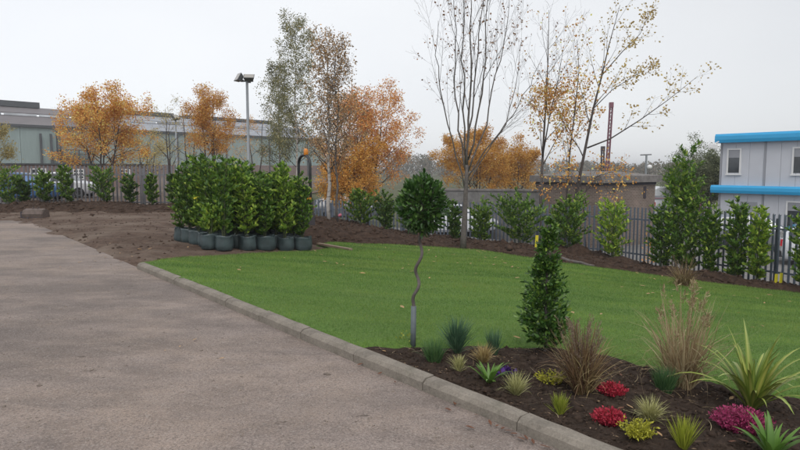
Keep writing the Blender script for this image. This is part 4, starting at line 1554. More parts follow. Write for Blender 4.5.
# brick hut with a flat concrete roof
hc = Vector((8.7, 27.0, LOW - 0.1))
d1 = Vector((.8, .6, 0)); d2 = Vector((-.6, .8, 0))
L1, L2 = 4.34, 3.6
hz = PD(600, 183, 27).z - hc.z
root3 = thing('brick_hut', 'square brown brick hut with a thick flat concrete roof', 'building', hc)
ctr = d1 * (L1 / 2) + d2 * (L2 / 2)
ang1 = math.atan2(d1.y, d1.x)
mb = MB().box(ctr + Vector((0, 0, hz / 2)), (L1, L2, hz), ang1)
mb.build('wall', 'hut_brick', root3, uvbox=True)
mb = MB().box(ctr + Vector((0, 0, hz + 0.15)), (L1 + 0.44, L2 + 0.44, 0.30), ang1)
mb.box(ctr + Vector((0, 0, hz + 0.40)), (L1 + 0.36, L2 + 0.36, 0.2), ang1, taper=0.3)
mb.build('roof', 'roof_concrete', root3)
MB().box(ctr + Vector((0, 0, hz - 0.06)), (L1 + 0.06, L2 + 0.06, 0.13), ang1).build('fascia', 'mast_dark', root3)
for (u, w, z0, z1) in ((3.45, 0.20, hz - 0.75, hz - 0.20), (1.0, 0.14, hz - 0.42, hz - 0.20)):
    p = d1 * u - d2 * 0.0 + Vector((0, 0, (z0 + z1) / 2))
    MB().box(p, (w, 0.05, z1 - z0), ang1).build('vent_slot', 'mast_dark', root3)
MB().box(d2 * 1.6 + Vector((0, 0, 1.02)), (0.05, 0.95, 2.0), ang1).build('door', 'mast_dark', root3)

# rendered boundary wall left of the hut
wa, wb = PD(432, 169, 31), PD(548, 169, 29.5)
wa.z = wb.z = LOW - 0.1
wd_ = (wb - wa).normalized(); wl = (wb - wa).length
zt_ = PD(500, 191, 30).z - LOW + 0.1
root4 = thing('boundary_wall', 'low grey rendered wall running left from the brick hut', 'wall', wa)
az = math.atan2(wd_.y, wd_.x)
MB().box(wd_ * wl / 2 + Vector((0, 0, zt_ / 2)), (wl, 0.22, zt_), az).build('wall_body', 'wall_concrete', root4)
MB().box(wd_ * wl / 2 + Vector((0, 0, zt_ + 0.045)), (wl + 0.1, 0.32, 0.09), az).build('coping', 'roof_concrete', root4)

# two storey site cabins
ka = Vector((17.0, 33.0, LOW)); kd = Vector((.6, -.8, 0)); kn_ = Vector((-.8, -.6, 0))
root5 = thing('site_cabins', 'two storey white site cabins with bright blue roof edges', 'building', ka)
kaz = math.atan2(kd.y, kd.x)
MW, SH = 2.17, 2.62
Z1 = PD(715, 190, 33).z - LOW
floors = [(Z1 - SH, 0), (Z1, 1)]
NM = 5


def kbox(name, mat, u0, u1, z0, z1, proud, depth, parent=root5):
    mid = kd * ((u0 + u1) / 2) + kn_ * (proud - depth / 2) + Vector((0, 0, (z0 + z1) / 2))
    return MB().box(mid, (u1 - u0, depth, z1 - z0), kaz).build(name, mat, parent)


for z0, fl in floors:
    kbox('core', 'cabin_trim', 0.02, NM * MW - 0.02, max(z0, 0.02) + 0.01, z0 + SH - 0.02, -0.035, 6.0)
    for k in range(NM):
        u = k * MW
        win = {(1, 0): (.17, .45), (1, 1): (.60, .90), (0, 1): (.53, .84), (1, 2): (.3, .6), (0, 2): (.3, .6), (1, 3): (.3, .6), (0, 3): (.3, .6)}.get((fl, k))
        door = {(0, 0): (.50, .88)}.get((fl, k))
        # wall cassettes, three to a module, with a narrow joint between them
        cuts = [0, 1 / 3, 2 / 3, 1]
        for q in range(3):
            kbox('wall_panel', 'cabin_panel', u + 0.05 + (MW - 0.1) * cuts[q] + 0.006, u + 0.05 + (MW - 0.1) * cuts[q + 1] - 0.006, max(z0, 0) + 0.06, z0 + SH - 0.05, 0.0, 0.03)
        kbox('corner_post', 'cabin_trim', u - 0.045, u + 0.045, max(z0, 0), z0 + SH - 0.03, 0.02, 0.06)
        if win:
            a, b = u + win[0] * MW, u + win[1] * MW
            zz0, zz1 = z0 + 0.92, z0 + 2.12
            w = kbox('window', 'dark_glass', a, b, zz0, zz1, 0.012, 0.02)
            for (p0, p1, q0, q1) in ((a - .06, a + .02, zz0 - .06, zz1 + .06), (b - .02, b + .06, zz0 - .06, zz1 + .06)):
                kbox('frame', 'white_upvc', p0, p1, q0, q1, 0.045, 0.05, w)
            kbox('frame', 'white_upvc', a + .02, b - .02, zz1 - .02, zz1 + .06, 0.042, 0.05, w)
            kbox('sill', 'white_upvc', a - .09, b + .09, zz0 - .13, zz0 - .06, 0.075, 0.08, w)
            kbox('blind', 'cabin_trim', a + .03, b - .03, zz1 - .42, zz1 - .03, 0.018, 0.004, w)
        if door:
            a, b = u + door[0] * MW, u + door[1] * MW
            dr = kbox('door', 'cabin_trim', a, b, 0.1, z0 + 2.05, 0.03, 0.03)
            kbox('handle', 'galvanised', b - .14, b - .04, 1.0, 1.06, 0.07, 0.04, dr)


def edge_band(z, h, over):
    mb = MB()
    u0, u1 = -over, NM * MW + over
    prof = [(-0.1, 0), (0.30, 0), (0.34, h * 0.35), (0.33, h * 0.75), (0.26, h), (-0.1, h)]
    n = len(prof)
    for u in (u0, u1):
        for y, zz in prof:
            mb.v.append(kd * u + kn_ * y + Vector((0, 0, z + zz)))
    for q in range(n):
        mb.f.append((q, (q + 1) % n, n + (q + 1) % n, n + q))
    mb.f.append(tuple(range(n))[::-1]); mb.f.append(tuple(n + q for q in range(n)))
    # return along the end wall
    b = len(mb.v)
    for y in (0.0, -6.0):
        for x, zz in prof:
            mb.v.append(kd * (-x - 0.0) + kn_ * (y - 0.11) + Vector((0, 0, z + zz)))
    for q in range(n):
        mb.f.append((b + (q + 1) % n, b + q, b + n + q, b + n + (q + 1) % n))
    mb.build('blue_edge', 'cabin_blue', root5)


edge_band(Z1 - 0.14, 0.40, 0.34)
edge_band(Z1 + SH - 0.14, 0.46, 0.22)
kbox('roof', 'cabin_trim', 0.02, NM * MW - 0.02, Z1 + SH - 0.02, Z1 + SH + 0.1, -0.12, 5.9)
cm = MB()
p = kd * (-0.25) + kn_ * 0.45 + Vector((0, 0, Z1 + SH - 0.32))
cm.box(p, (0.42, 0.22, 0.2), kaz + 0.5, 0, R(10)).bar(p + Vector((0, 0, 0.1)), p + kd * 0.3 + Vector((0, 0, 0.3)) - kn_ * 0.2, 0.06)
cm.build('security_camera', 'white_upvc', root5)
# handrail beside the cabins
rr0 = thing('handrail', 'thin red metal handrail left of the cabins', 'railing', ka + Vector((-3.1, 1.0, 0)))
for u in (0, 1.3, 2.6):
    MB().tube([(u, 0, 0), (u, 0, 1.9)], 0.035, 6).build('post', 'crimson_steel', rr0)
MB().tube([(-0.05, 0, 1.9), (2.7, 0, 1.9)], 0.035, 6).build('rail', 'crimson_steel', rr0)
MB().tube([(0, 0, 1.2), (2.6, 0, 1.2)], 0.025, 6).build('rail', 'crimson_steel', rr0)

# grey crash rail across the car park behind the hut
ga = PD(652, 169, 42); gb = PD(712, 169, 40)
ga.z = gb.z = LOW - 0.04
rg = thing('crash_barrier', 'long grey steel barrier between the hut and the cabins', 'barrier', ga)
dv = gb - ga
gz = PD(680, 196, 41).z - LOW
for k in range(5):
    MB().box(dv * k / 4 + Vector((0, 0, gz / 2)), (0.1, 0.1, gz)).build('post', 'galvanised', rg)
MB().bar(Vector((0, -.07, gz - 0.12)) - dv * 0.02, dv * 1.02 + Vector((0, -.07, gz - 0.12)), 0.05, 0.30).build('rail', 'galvanised', rg)
MB().bar(Vector((0, -.07, gz * 0.55)) - dv * 0.02, dv * 1.02 + Vector((0, -.07, gz * 0.55)), 0.05, 0.22).build('rail', 'galvanised', rg)


# ------------------------------------------------------------------ lamp posts and masts
def flood_post(label, px, top_y, Y, heads, r=0.07, k=1.0):
    g = ptz(px, Y)
    H = PD(px, top_y, Y).z - g.z
    t = thing('lamp_post', label, 'lamp post', g)
    MB().tube([(0, 0, -0.2), (0, 0, 1.2), (0, 0, 1.21), (0, 0, H)], [r * 1.35, r * 1.35, r, r * 0.8], 10).build('pole', 'galvanised', t, True)
    MB().bar((-0.35 * k, 0, H - 0.05), (0.35 * k, 0, H - 0.05), 0.07).build('bracket', 'lamp_body', t)
    for (dx, rz_, tilt) in heads:
        mt = Matrix.Rotation(rz_, 3, 'Z') @ Matrix.Rotation(tilt, 3, 'X')
        mb = MB()
        c_ = Vector((dx * k, 0, H + 0.10 * k))
        w, h, d = 0.30 * k, 0.24 * k, 0.13 * k
        prof = [(-w, -h), (w, -h), (w, h), (-w, h)]
        front = [c_ + mt @ Vector((x, -d, z)) for x, z in prof]
        back = [c_ + mt @ Vector((x * 0.7, d, z * 0.6)) for x, z in prof]
        mb.v = front + back
        mb.f = [(0, 1, 2, 3), (7, 6, 5, 4), (0, 4, 5, 1), (1, 5, 6, 2), (2, 6, 7, 3), (3, 7, 4, 0)]
        hd = mb.build('floodlight', 'lamp_body', t)
        gl = MB()
        gl.v = [c_ + mt @ Vector((x * 0.88, -d - 0.006, z * 0.86)) for x, z in prof]; gl.f = [(0, 1, 2, 3)]
        gl.build('lamp_glass', 'lamp_glass', hd)
        MB().box(c_ + mt @ Vector((0, d + 0.06, -0.03)), (0.16 * k, 0.14 * k, 0.12 * k)).build('gear_box', 'lamp_body', hd)
    return t


flood_post('grey lamp post with two floodlights above the bagged laurels', 249.5, 80, 30, [(-0.42, R(-55), R(-30)), (0.12, R(8), R(-58))], 0.075, 0.85)
flood_post('distant lamp post with a single dark floodlight', 178, 119, 46, [(0.0, R(60), R(-50))], 0.075, 0.9)

# far T-headed mast with a white dome
g = ptz(645, 78)
t = thing('lamp_post', 'far thin post with a crossbar and a white dome', 'lamp post', g)
H = PD(645, 155, 78).z - g.z
MB().tube([(0, 0, -.2), (0, 0, H)], 0.13, 8).build('pole', 'galvanised', t)
MB().bar((-0.75, 0, H), (0.6, 0, H + 0.05), 0.2, 0.14).build('crossbar', 'lamp_body', t)
MB().lathe([(0.05, -.28), (0.25, -.2), (0.32, 0), (0.24, .22), (0.05, .3)], 12, (0.35, -0.2, H - 1.5)).build('dome', 'white_upvc', t, True)


def mast(label, px, y0, Y, w, mat, lean=0.0, lattice=True):
    g = ptz(px, Y)
    H = PD(px, y0, Y).z - g.z
    t = thing('steel_mast', label, 'mast', g)
    top = Vector((lean, 0, H))
    for a, b in ((-1, -1), (1, -1), (1, 1), (-1, 1)):
        MB().tube([Vector((a * w / 2, b * w / 2, -0.2)), top + Vector((a * w / 2, b * w / 2, 0))], w * 0.17, 6).build('chord', mat, t)
    br = MB(); n = max(4, int(H / (w * 1.4)))
    for i in range(n):
        f0, f1 = i / n, (i + 1) / n
        sg = 1 if i % 2 else -1
        for b in (-1, 1):
            br.bar(top * f0 + Vector((sg * w / 2, b * w / 2, 0)), top * f1 + Vector((-sg * w / 2, b * w / 2, 0)), w * 0.16)
            br.bar(top * f0 + Vector((b * w / 2, sg * w / 2, 0)), top * f1 + Vector((b * w / 2, -sg * w / 2, 0)), w * 0.16)
    br.build('bracing', mat, t)
    MB().box(top + Vector((0, 0, 0.2)), (w * 1.4, w * 1.4, 0.5)).build('head', mat, t)
    return t


mast('crimson lattice mast rising behind the brick hut', 605, 107, 62, 0.26, 'crimson_steel', 0.35)
mast('short dark mast beside the crimson mast', 601.5, 151, 60, 0.24, 'mast_dark', 0.0)


# ------------------------------------------------------------------ vehicles
def car(label, loc, rz, paint, kind='hatch', group='cars parked beyond the fence'):
    t = thing('parked_car', label, 'car', loc, rz, group)
    # stations: x, lower z, belt z, roof z, half width at belt, half width at roof   (x forward)
    if kind == 'van':
        S = [(-2.45, .45, 1.05, 1.12, .88, .84), (-2.42, .30, 1.15, 2.15, .95, .84), (-2.0, .25, 1.15, 2.25, .97, .86), (0.6, .25, 1.15, 2.25, .97, .86), (1.25, .25, 1.12, 2.05, .97, .80), (1.85, .25, 1.10, 1.20, .96, .84), (2.4, .28, .95, .99, .92, .80), (2.6, .40, .75, .78, .80, .70)]
        glass = [(3, 4)]; screens = [(4, 5)]; wheels = (-1.6, 1.7); wr = .33
    else:
        S = [(-2.02, .45, .80, .86, .74, .68), (-1.98, .30, .92, .98, .82, .74), (-1.82, .25, .95, 1.28, .86, .66), (-1.45, .22, .95, 1.45, .88, .62), (-0.3, .20, .94, 1.52, .89, .63), (0.35, .20, .93, 1.46, .89, .62), (1.05, .20, .92, .98, .88, .76), (1.75, .24, .84, .88, .85, .74), (2.0, .30, .70, .73, .76, .66), (2.08, .42, .58, .60, .66, .6)]
        glass = [(2, 3), (3, 4), (4, 5)]; screens = [(5, 6)]; wheels = (-1.25, 1.3); wr = .31
    mb = MB()
    ring = []
    for x, zl, zb, zr, wb_, wr_ in S:
        r_ = [(-wb_ * .86, zl), (-wb_ * .98, zl + .12), (-wb_, zb - .12), (-wb_ * .975, zb), (-wr_, zr - .05), (-wr_ * .8, zr), (wr_ * .8, zr), (wr_, zr - .05), (wb_ * .975, zb), (wb_, zb - .12), (wb_ * .98, zl + .12), (wb_ * .86, zl)]
        ring.append([Vector((x, y, z)) for y, z in r_])
    n = 12
    for r_ in ring: mb.v += r_
    for i in range(len(ring) - 1):
        for k in range(n):
            k2 = (k + 1) % n
            mb.f.append((i * n + k, i * n + k2, (i + 1) * n + k2, (i + 1) * n + k))
    mb.f.append(tuple(range(n))); mb.f.append(tuple((len(ring) - 1) * n + k for k in range(n))[::-1])
    body = mb.build('body', paint, t, True)
    ed = body.modifiers.new('edge', 'EDGE_SPLIT'); ed.split_angle = R(38)

    def panel(a, b, c_, d_, push, name, mat, inset=.12):
        q = [Vector(a), Vector(b), Vector(c_), Vector(d_)]
        m = sum(q, Vector()) / 4
        nrm = (q[1] - q[0]).cross(q[3] - q[0]).normalized()
        if nrm.dot(m - Vector((0, 0, .7))) < 0: nrm = -nrm
        w = MB(); w.v = [v.lerp(m, inset) + nrm * push for v in q] + [v.lerp(m, inset) - nrm * 0.02 for v in q]
        w.f = [(0, 1, 2, 3), (0, 4, 5, 1), (1, 5, 6, 2), (2, 6, 7, 3), (3, 7, 4, 0)]
        return w.build(name, mat, t)
    for i, j in glass:
        panel(ring[i][3], ring[j][3], ring[j][4], ring[i][4], .008, 'window', 'car_glass')
        panel(ring[i][8], ring[j][8], ring[j][7], ring[i][7], .008, 'window', 'car_glass')
    for i, j in screens:
        panel(ring[i][5], ring[i][6], ring[j][6], ring[j][5], .012, 'windscreen', 'car_glass', .08)
    if kind != 'van':
        panel(ring[2][5], ring[2][6], ring[3][6], ring[3][5], .012, 'rear_window', 'car_glass', .06)
        panel(ring[1][5], ring[1][6], ring[2][6], ring[2][5], .010, 'rear_window', 'car_glass', .10)
    xr = S[0][0]; xf = S[-1][0]
    for sg in (-1, 1):
        MB().box((xr + .10, sg * S[1][4] * .84, S[1][2] - .08), (.26, .20, .24), 0, 0, 0, .9).build('tail_light', 'tail_lamp', t)
        MB().box((xf - .16, sg * S[-2][4] * .80, S[-2][2] - .06), (.30, .26, .13), 0, 0, 0, .8).build('headlight', 'head_lamp', t)
        MB().box((S[-4][0] - .05, sg * (S[-4][4] + .08), S[-4][2] + .06), (.12, .18, .13)).build('mirror', paint, t)
    MB().box((xr + .02, 0, .42), (.16, 1.5, .22)).build('bumper', 'dark_plastic', t)
    MB().box((xf - .06, 0, .38), (.2, 1.35, .2)).build('bumper', 'dark_plastic', t)
    MB().box((xr - .03, 0, .68), (.03, .5, .11)).build('number_plate', 'yellow_plastic', t)
    for x in wheels:
        for sg in (-1, 1):
            rot = Matrix.Rotation(R(90), 3, 'X')
            w = MB().lathe([(wr * .55, -.1), (wr * .92, -.1), (wr, -.07), (wr, .07), (wr * .92, .1), (wr * .55, .1)], 20, (x, sg * .80, wr), rot).build('wheel', 'tyre', t)
            MB().lathe([(wr * .2, -.07), (wr * .56, -.104), (wr * .56, .104), (wr * .2, .07)], 14, (x, sg * .80, wr), rot).build('rim', 'rim', w)
    return t


def flat(px, Y):
    g = ptz(px, Y)
    return Vector((g.x, g.y, tz(g.x, g.y) - 0.04))


car('white hatchback parked beyond the right end of the fence', flat(846, 22.5), R(-25), 'car_white')
car('silver car with a red tail light seen between two laurels', flat(757, 27.5), R(-20), 'car_silver')
car('blue car parked behind the left grey fence', flat(25, 33), R(8), 'car_blue', group='vehicles in the yard behind the left fence')
car('white car behind the left grey fence, right of the blue one', flat(62, 37), R(6), 'car_white', group='vehicles in the yard behind the left fence')
car('white van parked behind the brick hut by the willow', flat(664, 46), R(35), 'car_white', 'van')
car('silver car behind the middle of the slate blue fence', flat(345, 40), R(10), 'car_silver')
car('white car behind the slate blue fence at the bare tree', flat(452, 29.5), R(12), 'car_white')

# site dumper behind the bagged laurels
dp = ptz(275, 17.0)
dp.z = surf(dp.x, dp.y)
t = thing('site_dumper', 'site dumper with roll bar and amber beacon behind the bagged laurels', 'dumper', dp, R(-62))
MB().box((0, 0.0, 0.62), (1.1, 1.9, 0.32)).box((0, .55, 0.95), (0.9, 0.8, 0.4)).build('chassis', 'mast_dark', t)
sk = MB()
sk.v = [Vector(v) for v in ((-.6, -1.7, .75), (.6, -1.7, .75), (.6, -.5, .75), (-.6, -.5, .75), (-.75, -2.0, 1.28), (.75, -2.0, 1.28), (.75, -.4, 1.38), (-.75, -.4, 1.38), (-.69, -1.94, 1.26), (.69, -1.94, 1.26), (.69, -.46, 1.36), (-.69, -.46, 1.36), (-.55, -1.64, .8), (.55, -1.64, .8), (.55, -.55, .8), (-.55, -.55, .8))]
sk.f = [(3, 2, 1, 0), (0, 1, 5, 4), (1, 2, 6, 5), (2, 3, 7, 6), (3, 0, 4, 7), (4, 5, 9, 8), (5, 6, 10, 9), (6, 7, 11, 10), (7, 4, 8, 11), (8, 9, 13, 12), (9, 10, 14, 13), (10, 11, 15, 14), (11, 8, 12, 15), (12, 13, 14, 15)]
sk.build('skip', 'rusty_steel', t)
MB().box((0, .45, 1.2), (.5, .5, .12)).box((0, .70, 1.42), (.5, .1, .45)).build('seat', 'dark_plastic', t)
MB().tube([(0, -.05, .9), (0, .12, 1.35)], .03, 6).lathe([(.17, -.015), (.2, 0), (.17, .015)], 14, (0, .13, 1.37), Matrix.Rotation(R(-20), 3, 'X')).build('steering_wheel', 'dark_plastic', t)
hoop = []
for k in range(17):
    a = math.pi * k / 16
    hoop.append(Vector((0.48 * -math.cos(a), 0.85, 2.12 + 0.26 * math.sin(a))))
hoop = [Vector((hoop[0].x, .85, .6))] + hoop + [Vector((hoop[-1].x, .85, .6))]
MB().tube(hoop, 0.042, 8).build('roll_bar', 'dark_plastic', t, True)
bz = PD(303.5, 152, dp.y).z - dp.z
MB().tube([(.16, .85, 2.34), (.16, .85, bz - 0.07)], .03, 6).lathe([(.05, -.09), (.062, -.06), (.062, .05), (.045, .09), (.01, .105)], 12, (.16, .85, bz)).build('beacon', 'amber_plastic', t, True)
MB().box((0.49, .79, PD(306, 198, 17.4).z - dp.z), (.12, .12, .07)).build('indicator', 'amber_plastic', t)
for x in (-.6, .6):
    for y in (-1.0, .2):
        w = MB().lathe([(.2, -.14), (.36, -.14), (.42, -.1), (.42, .1), (.36, .14), (.2, .14)], 18, (x, y, .42), Matrix.Rotation(R(90), 3, 'Y')).build('wheel', 'tyre', t)
        MB().lathe([(.06, -.1), (.21, -.144), (.21, .144), (.06, .1)], 12, (x, y, .42), Matrix.Rotation(R(90), 3, 'Y')).build('rim', 'machine_orange', w)

# digger bucket on the dirt
bp = P(35.5, 218.5)
t = thing('digger_bucket', 'muddy steel digger bucket lying face down on the dirt', 'bucket', (bp.x, bp.y, surf(bp.x, bp.y) - 0.02), R(-4))
t.scale = (0.84, 0.7, 0.74)
pr = [(0.0, 0.02), (-.05, .20), (0.06, .36), (0.26, .42), (0.46, .34), (0.52, .04)]
W = 0.40
mb = MB(); n = len(pr)
for x in (-W, W):
    for y, z in pr: mb.v.append(Vector((x, y - .2, z)))
for k in range(n - 1): mb.f.append((k, k + 1, n + k + 1, n + k))
sh = mb.build('shell', 'rusty_steel', t)
so_ = sh.modifiers.new('thick', 'SOLIDIFY'); so_.thickness = 0.025
for x in (-W - .015, W + .015):
    mb = MB()
    for e in (-.015, .015):
        for y, z in pr: mb.v.append(Vector((x + e, y - .2, z)))
    mb.f = [tuple(range(n))[::-1], tuple(range(n, 2 * n))] + [(k, (k + 1) % n, n + (k + 1) % n, n + k) for k in range(n)]
    mb.build('side_plate', 'rusty_steel', t)
for k in range(5):
    MB().box((-W + .05 + k * (2 * W - .1) / 4, -.22, .03), (.07, .12, .05), taper=.7).build('tooth', 'mast_dark', t)
for x in (-.1, .1):
    MB().box((x, .06, .45), (.03, .22, .14), taper=.6).build('hanger_ear', 'rusty_steel', t)
MB().box((-W - .06, -.02, .16), (.06, .42, .30)).build('wear_plate', 'mast_dark', t)

# ------------------------------------------------------------------ small things on the ground
a, b = P(318, 246.5), P(351, 252.5)
d = b - a
m = MB().bar(Vector((0, 0, 0.05)), Vector((d.x, d.y, tz(b.x, b.y) - tz(a.x, a.y) + 0.05)), 0.10, 0.05)
tag(m.build('timber_board', 'timber', loc=(a.x, a.y, surf(a.x, a.y) - 0.01)), 'weathered timber edging board on the dirt beside the lawn', 'board')
a, b = PD(556, 258, P(556, 262).y), PD(594, 270, P(594, 268).y)
mm = MB(); pp = []
for i in range(7):
    q = a.lerp(b, i / 6)
    pp.append(Vector((q.x, q.y, surf(q.x, q.y) + 0.05 + 0.02 * math.sin(i * 2))) - a)
mm.tube(pp, [.055, .05, .05, .045, .04, .04, .03], 8)
tag(mm.build('fallen_branch', 'bark_grey', smooth=True, loc=a), 'long grey branch lying at the lawn edge behind the cone shrub', 'branch')
for px, Y_, lb, y1 in ((780.5, 15.35, 'left one of two short yellow stakes at the fence foot', 276), (785.5, 15.3, 'right one of two short yellow stakes at the fence foot', 275)):
    g = ptz(px, Y_); g.z = surf(g.x, g.y)
    h = PD(px, y1, Y_).z - g.z + 0.1
    tag(MB().box((0, 0, h / 2 - 0.1), (0.07, 0.03, h + .1), R(20), 0, R(2)).build('yellow_stake', 'yellow_plastic', loc=g), lb, 'stake')
q = PD(536.5, 246, 20.0)
tag(MB().box((0, 0, 0), (0.10, 0.02, 0.40), 0.2, 0, R(3)).build('plant_tag', 'yellow_plastic', loc=(q.x, q.y, surf(q.x, q.y) + 0.20)), 'upright yellow tag behind the tip of the cone shrub', 'tag')
q = PD(340, 216, 20.8)
mb = MB().lathe([(.045, -.06), (.055, 0), (.04, .05), (.015, .065)], 10, (0, 0, 0.25), Matrix.Rotation(R(50), 3, 'Y'))
tag(mb.build('plastic_bucket', 'pink_plastic', smooth=True, loc=(q.x, q.y, surf(q.x, q.y))), 'pink plastic tub tipped over beside the birch trunks', 'tub')
# soil heaps on the bank
for px, Y_, r_, h_, lb in ((579, 19.6, .50, .36, 'reddish soil heap behind the fallen branch'), (622, 18.4, .65, .26, 'dark soil heap under the bright laurel by the hut')):
    g = ptz(px, Y_); z = surf(g.x, g.y)
    mb = MB(); n = 24
    rows = 9
    for i in range(rows):
        f = i / (rows - 1)
        for k in range(n):
            a_ = 2 * math.pi * k / n
            rad_ = r_ * (1 - f) ** 0.9 * (1 + .18 * math.sin(3 * a_ + px) + random.uniform(-.09, .09))
            mb.v.append(Vector((rad_ * math.cos(a_), rad_ * math.sin(a_), h_ * (1 - (1 - f) ** 1.3) * (1 + random.uniform(-.06, .06)) - .08)))
    for i in range(rows - 1):
        for k in range(n):
            mb.f.append((i * n + k, i * n + (k + 1) % n, (i + 1) * n + (k + 1) % n, (i + 1) * n + k))
    mb.f.append(tuple((rows - 1) * n + k for k in range(n)))
    tag(mb.build('soil_heap', 'berm_soil', loc=(g.x, g.y, z), smooth=True), lb, 'soil heap')

# fallen leaves, each its own object
LM = []
for i in range(5):
    mb = MB()
    c_ = random.uniform(.1, .35)
    mb.v = [Vector(v) for v in ((0, -1, .05), (.42, -.35, c_ * .6), (.38, .35, c_), (0, 1, c_ * .5), (-.40, .30, c_ * .8), (-.36, -.4, c_ * .4), (0, 0, 0))]
    mb.f = [(0, 1, 6), (1, 2, 6), (2, 3, 6), (3, 4, 6), (4, 5, 6), (5, 0, 6)]
    LM.append((mb.mesh('leaf', 'fallen_leaf'), mb.mesh('leaf', 'kerb_leaf')))


def leaf(p, s, k, label, group):
    o = link('fallen_leaf', LM[random.randrange(5)][k], None, (p.x, p.y, p.z))
    o.scale = (s, s * random.uniform(.9, 1.4), s)
    o.rotation_euler = (random.uniform(-.25, .25), random.uniform(-.25, .25), random.uniform(0, 6.28))
    tag(o, label, 'leaf', group)


pts = scatter(lawn_poly, 110, lawn_h, 0.2, lambda X, Y: inview(X, Y) * np.clip((Y - 4) / 12, .15, 1))
for q in pts:
    leaf(Vector(q) + Vector((0, 0, .035)), random.uniform(.028, .05), 0, 'dry tan leaf lying on the green lawn', 'leaves fallen on the lawn')
for px, py in ((408, 380), (455, 405), (462, 407), (476, 417), (490, 425), (497, 428), (503, 431), (508, 433), (514, 436), (521, 441), (526, 440), (533, 444), (545, 449), (440, 396), (395, 384), (380, 375), (448, 412), (470, 430), (360, 366), (235, 297), (315, 334), (330, 336), (345, 348), (300, 322), (262, 307), (420, 388), (283, 312)):
    q = P(px, py)
    leaf(Vector((q.x, q.y, .016)), random.uniform(.016, .030), 1, 'brown leaf on the tarmac against the kerb', 'leaves along the foot of the kerb')
for px, py in ((222, 360), (195, 341), (180, 348), (165, 352), (80, 263), (95, 262), (105, 258), (120, 254), (132, 258), (85, 247), (140, 252), (165, 246), (150, 251), (110, 246), (60, 268), (188, 250), (98, 238), (120, 262), (90, 268), (75, 244)):
    q = P(px, py)
    leaf(Vector((q.x, q.y, surf(q.x, q.y) + .016)), random.uniform(.018, .045) * min(1, q.y / 9), 0, 'pale dry leaf lying on the tarmac or bare dirt', 'leaves on the tarmac and dirt')
pts = scatter(bed_poly, 26, bed_h, 0.1, lambda X, Y: inview(X, Y) * 1.0)
for q in pts:
    leaf(Vector(q) + Vector((0, 0, .02)), random.uniform(.018, .034), random.randrange(2), 'small brown leaf lying on the dark bed soil', 'leaves on the planting bed')


# ------------------------------------------------------------------ the planting bed
def gnd(px, py):
    p = P(px, py)
    return Vector((p.x, p.y, surf(p.x, p.y)))


def px_m(px, p):
    return px * p.y / F


def tuft(name, label, px, py, h_px, w_px, n, mat, cat='ornamental grass', width=0.006, droop=1.0, lean=None, seg=4, seed=0, core=0.10, group=None, minlen=0.55):
    p = gnd(px, py)
    rg = np.random.default_rng(seed + int(px * 7 + py))
    H = px_m(h_px, p); W = px_m(w_px, p) / 2
    az = rg.uniform(0, 6.283, n); q = np.sqrt(rg.random(n)) * W * core
    base = np.stack([np.cos(az) * q, np.sin(az) * q, np.full(n, -0.01)], 1)
    mx_ = lean if lean is not None else math.atan2(W * 0.9, H)
    ln_ = H * rg.uniform(minlen, 1.08, n) / max(0.55, math.cos(mx_ * 0.5))
    me = blades_mesh('blades', base, az + rg.normal(size=n) * 0.3, ln_, np.abs(rg.normal(size=n)) * mx_ * 0.7, droop * rg.gamma(2.2, .42, n) * mx_ * 1.1, width * rg.uniform(.7, 1.3, n), mat, seg, rg, .5)
    o = link(name, me, None, p)
    tag(o, label, cat, group)
    return o


tuft('grass_tuft', 'big blue green grass tuft behind the tan tuft', 457, 352, 40, 44, 420, 'blue_grass', width=.0075, droop=.9, seed=1)
tuft('grass_tuft', 'small feathery dark green tuft right of the ball tree', 434, 364, 27, 25, 600, 'dark_feather', width=.0045, droop=.8, seed=2, core=.5, minlen=.25)
tuft('grass_tuft', 'upright dark green tuft between blue grass and cone shrub', 494, 353, 28, 20, 160, 'blue_grass', width=.006, droop=.4, seed=3, core=.4)
tuft('grass_tuft', 'dry golden tan grass tuft in front of the blue grass', 483, 365, 23, 34, 300, 'tan_grass', droop=1.2, seed=4)
tuft('grass_tuft', 'pale cream striped grass tuft nearest the ball tree', 459, 378, 20, 24, 230, 'cream_grass', droop=1.1, seed=5)
tuft('grass_tuft', 'pale cream striped grass tuft right of the green strap plant', 516, 399, 27, 34, 300, 'cream_grass', droop=1.1, seed=6)
tuft('grass_tuft', 'lime yellow grass tuft close to the kerb', 560, 421, 25, 20, 230, 'lime_grass', droop=.8, seed=7, core=.25)
tuft('grass_tuft', 'sprawling cream grass tuft right of the red heathers', 650, 423, 28, 46, 330, 'cream_grass', droop=1.3, seed=8)
tuft('grass_tuft', 'tall thin lime grass tuft at the bottom edge of the picture', 683, 453, 36, 28, 240, 'lime_grass', droop=.6, seed=9, core=.25)
tuft('grass_tuft', 'feathery dark green tuft at the foot of the dry plume grass', 665, 392, 29, 24, 800, 'dark_feather', width=.005, droop=.8, seed=10, core=.5, minlen=.25)


def small_leaves(name, label, px, py, r_px, h_px, n, mat, cat, size=.05):
    p = gnd(px, py)
    r_ = px_m(r_px, p); h = px_m(h_px, p)
    rg = np.random.default_rng(int(px + py))
    d = norm(rg.normal(size=(n, 3))); d[:, 2] = np.abs(d[:, 2])
    pos = d * np.array((r_, r_, h)) * (rg.random(n)[:, None] ** .35)
    return tag(link(name, leaves_mesh(name, pos, d + np.array((0, 0, .4)), rg.uniform(.6, 1.2, n) * size, mat, LEAF4, 1, .3, rg), None, p), label, cat)


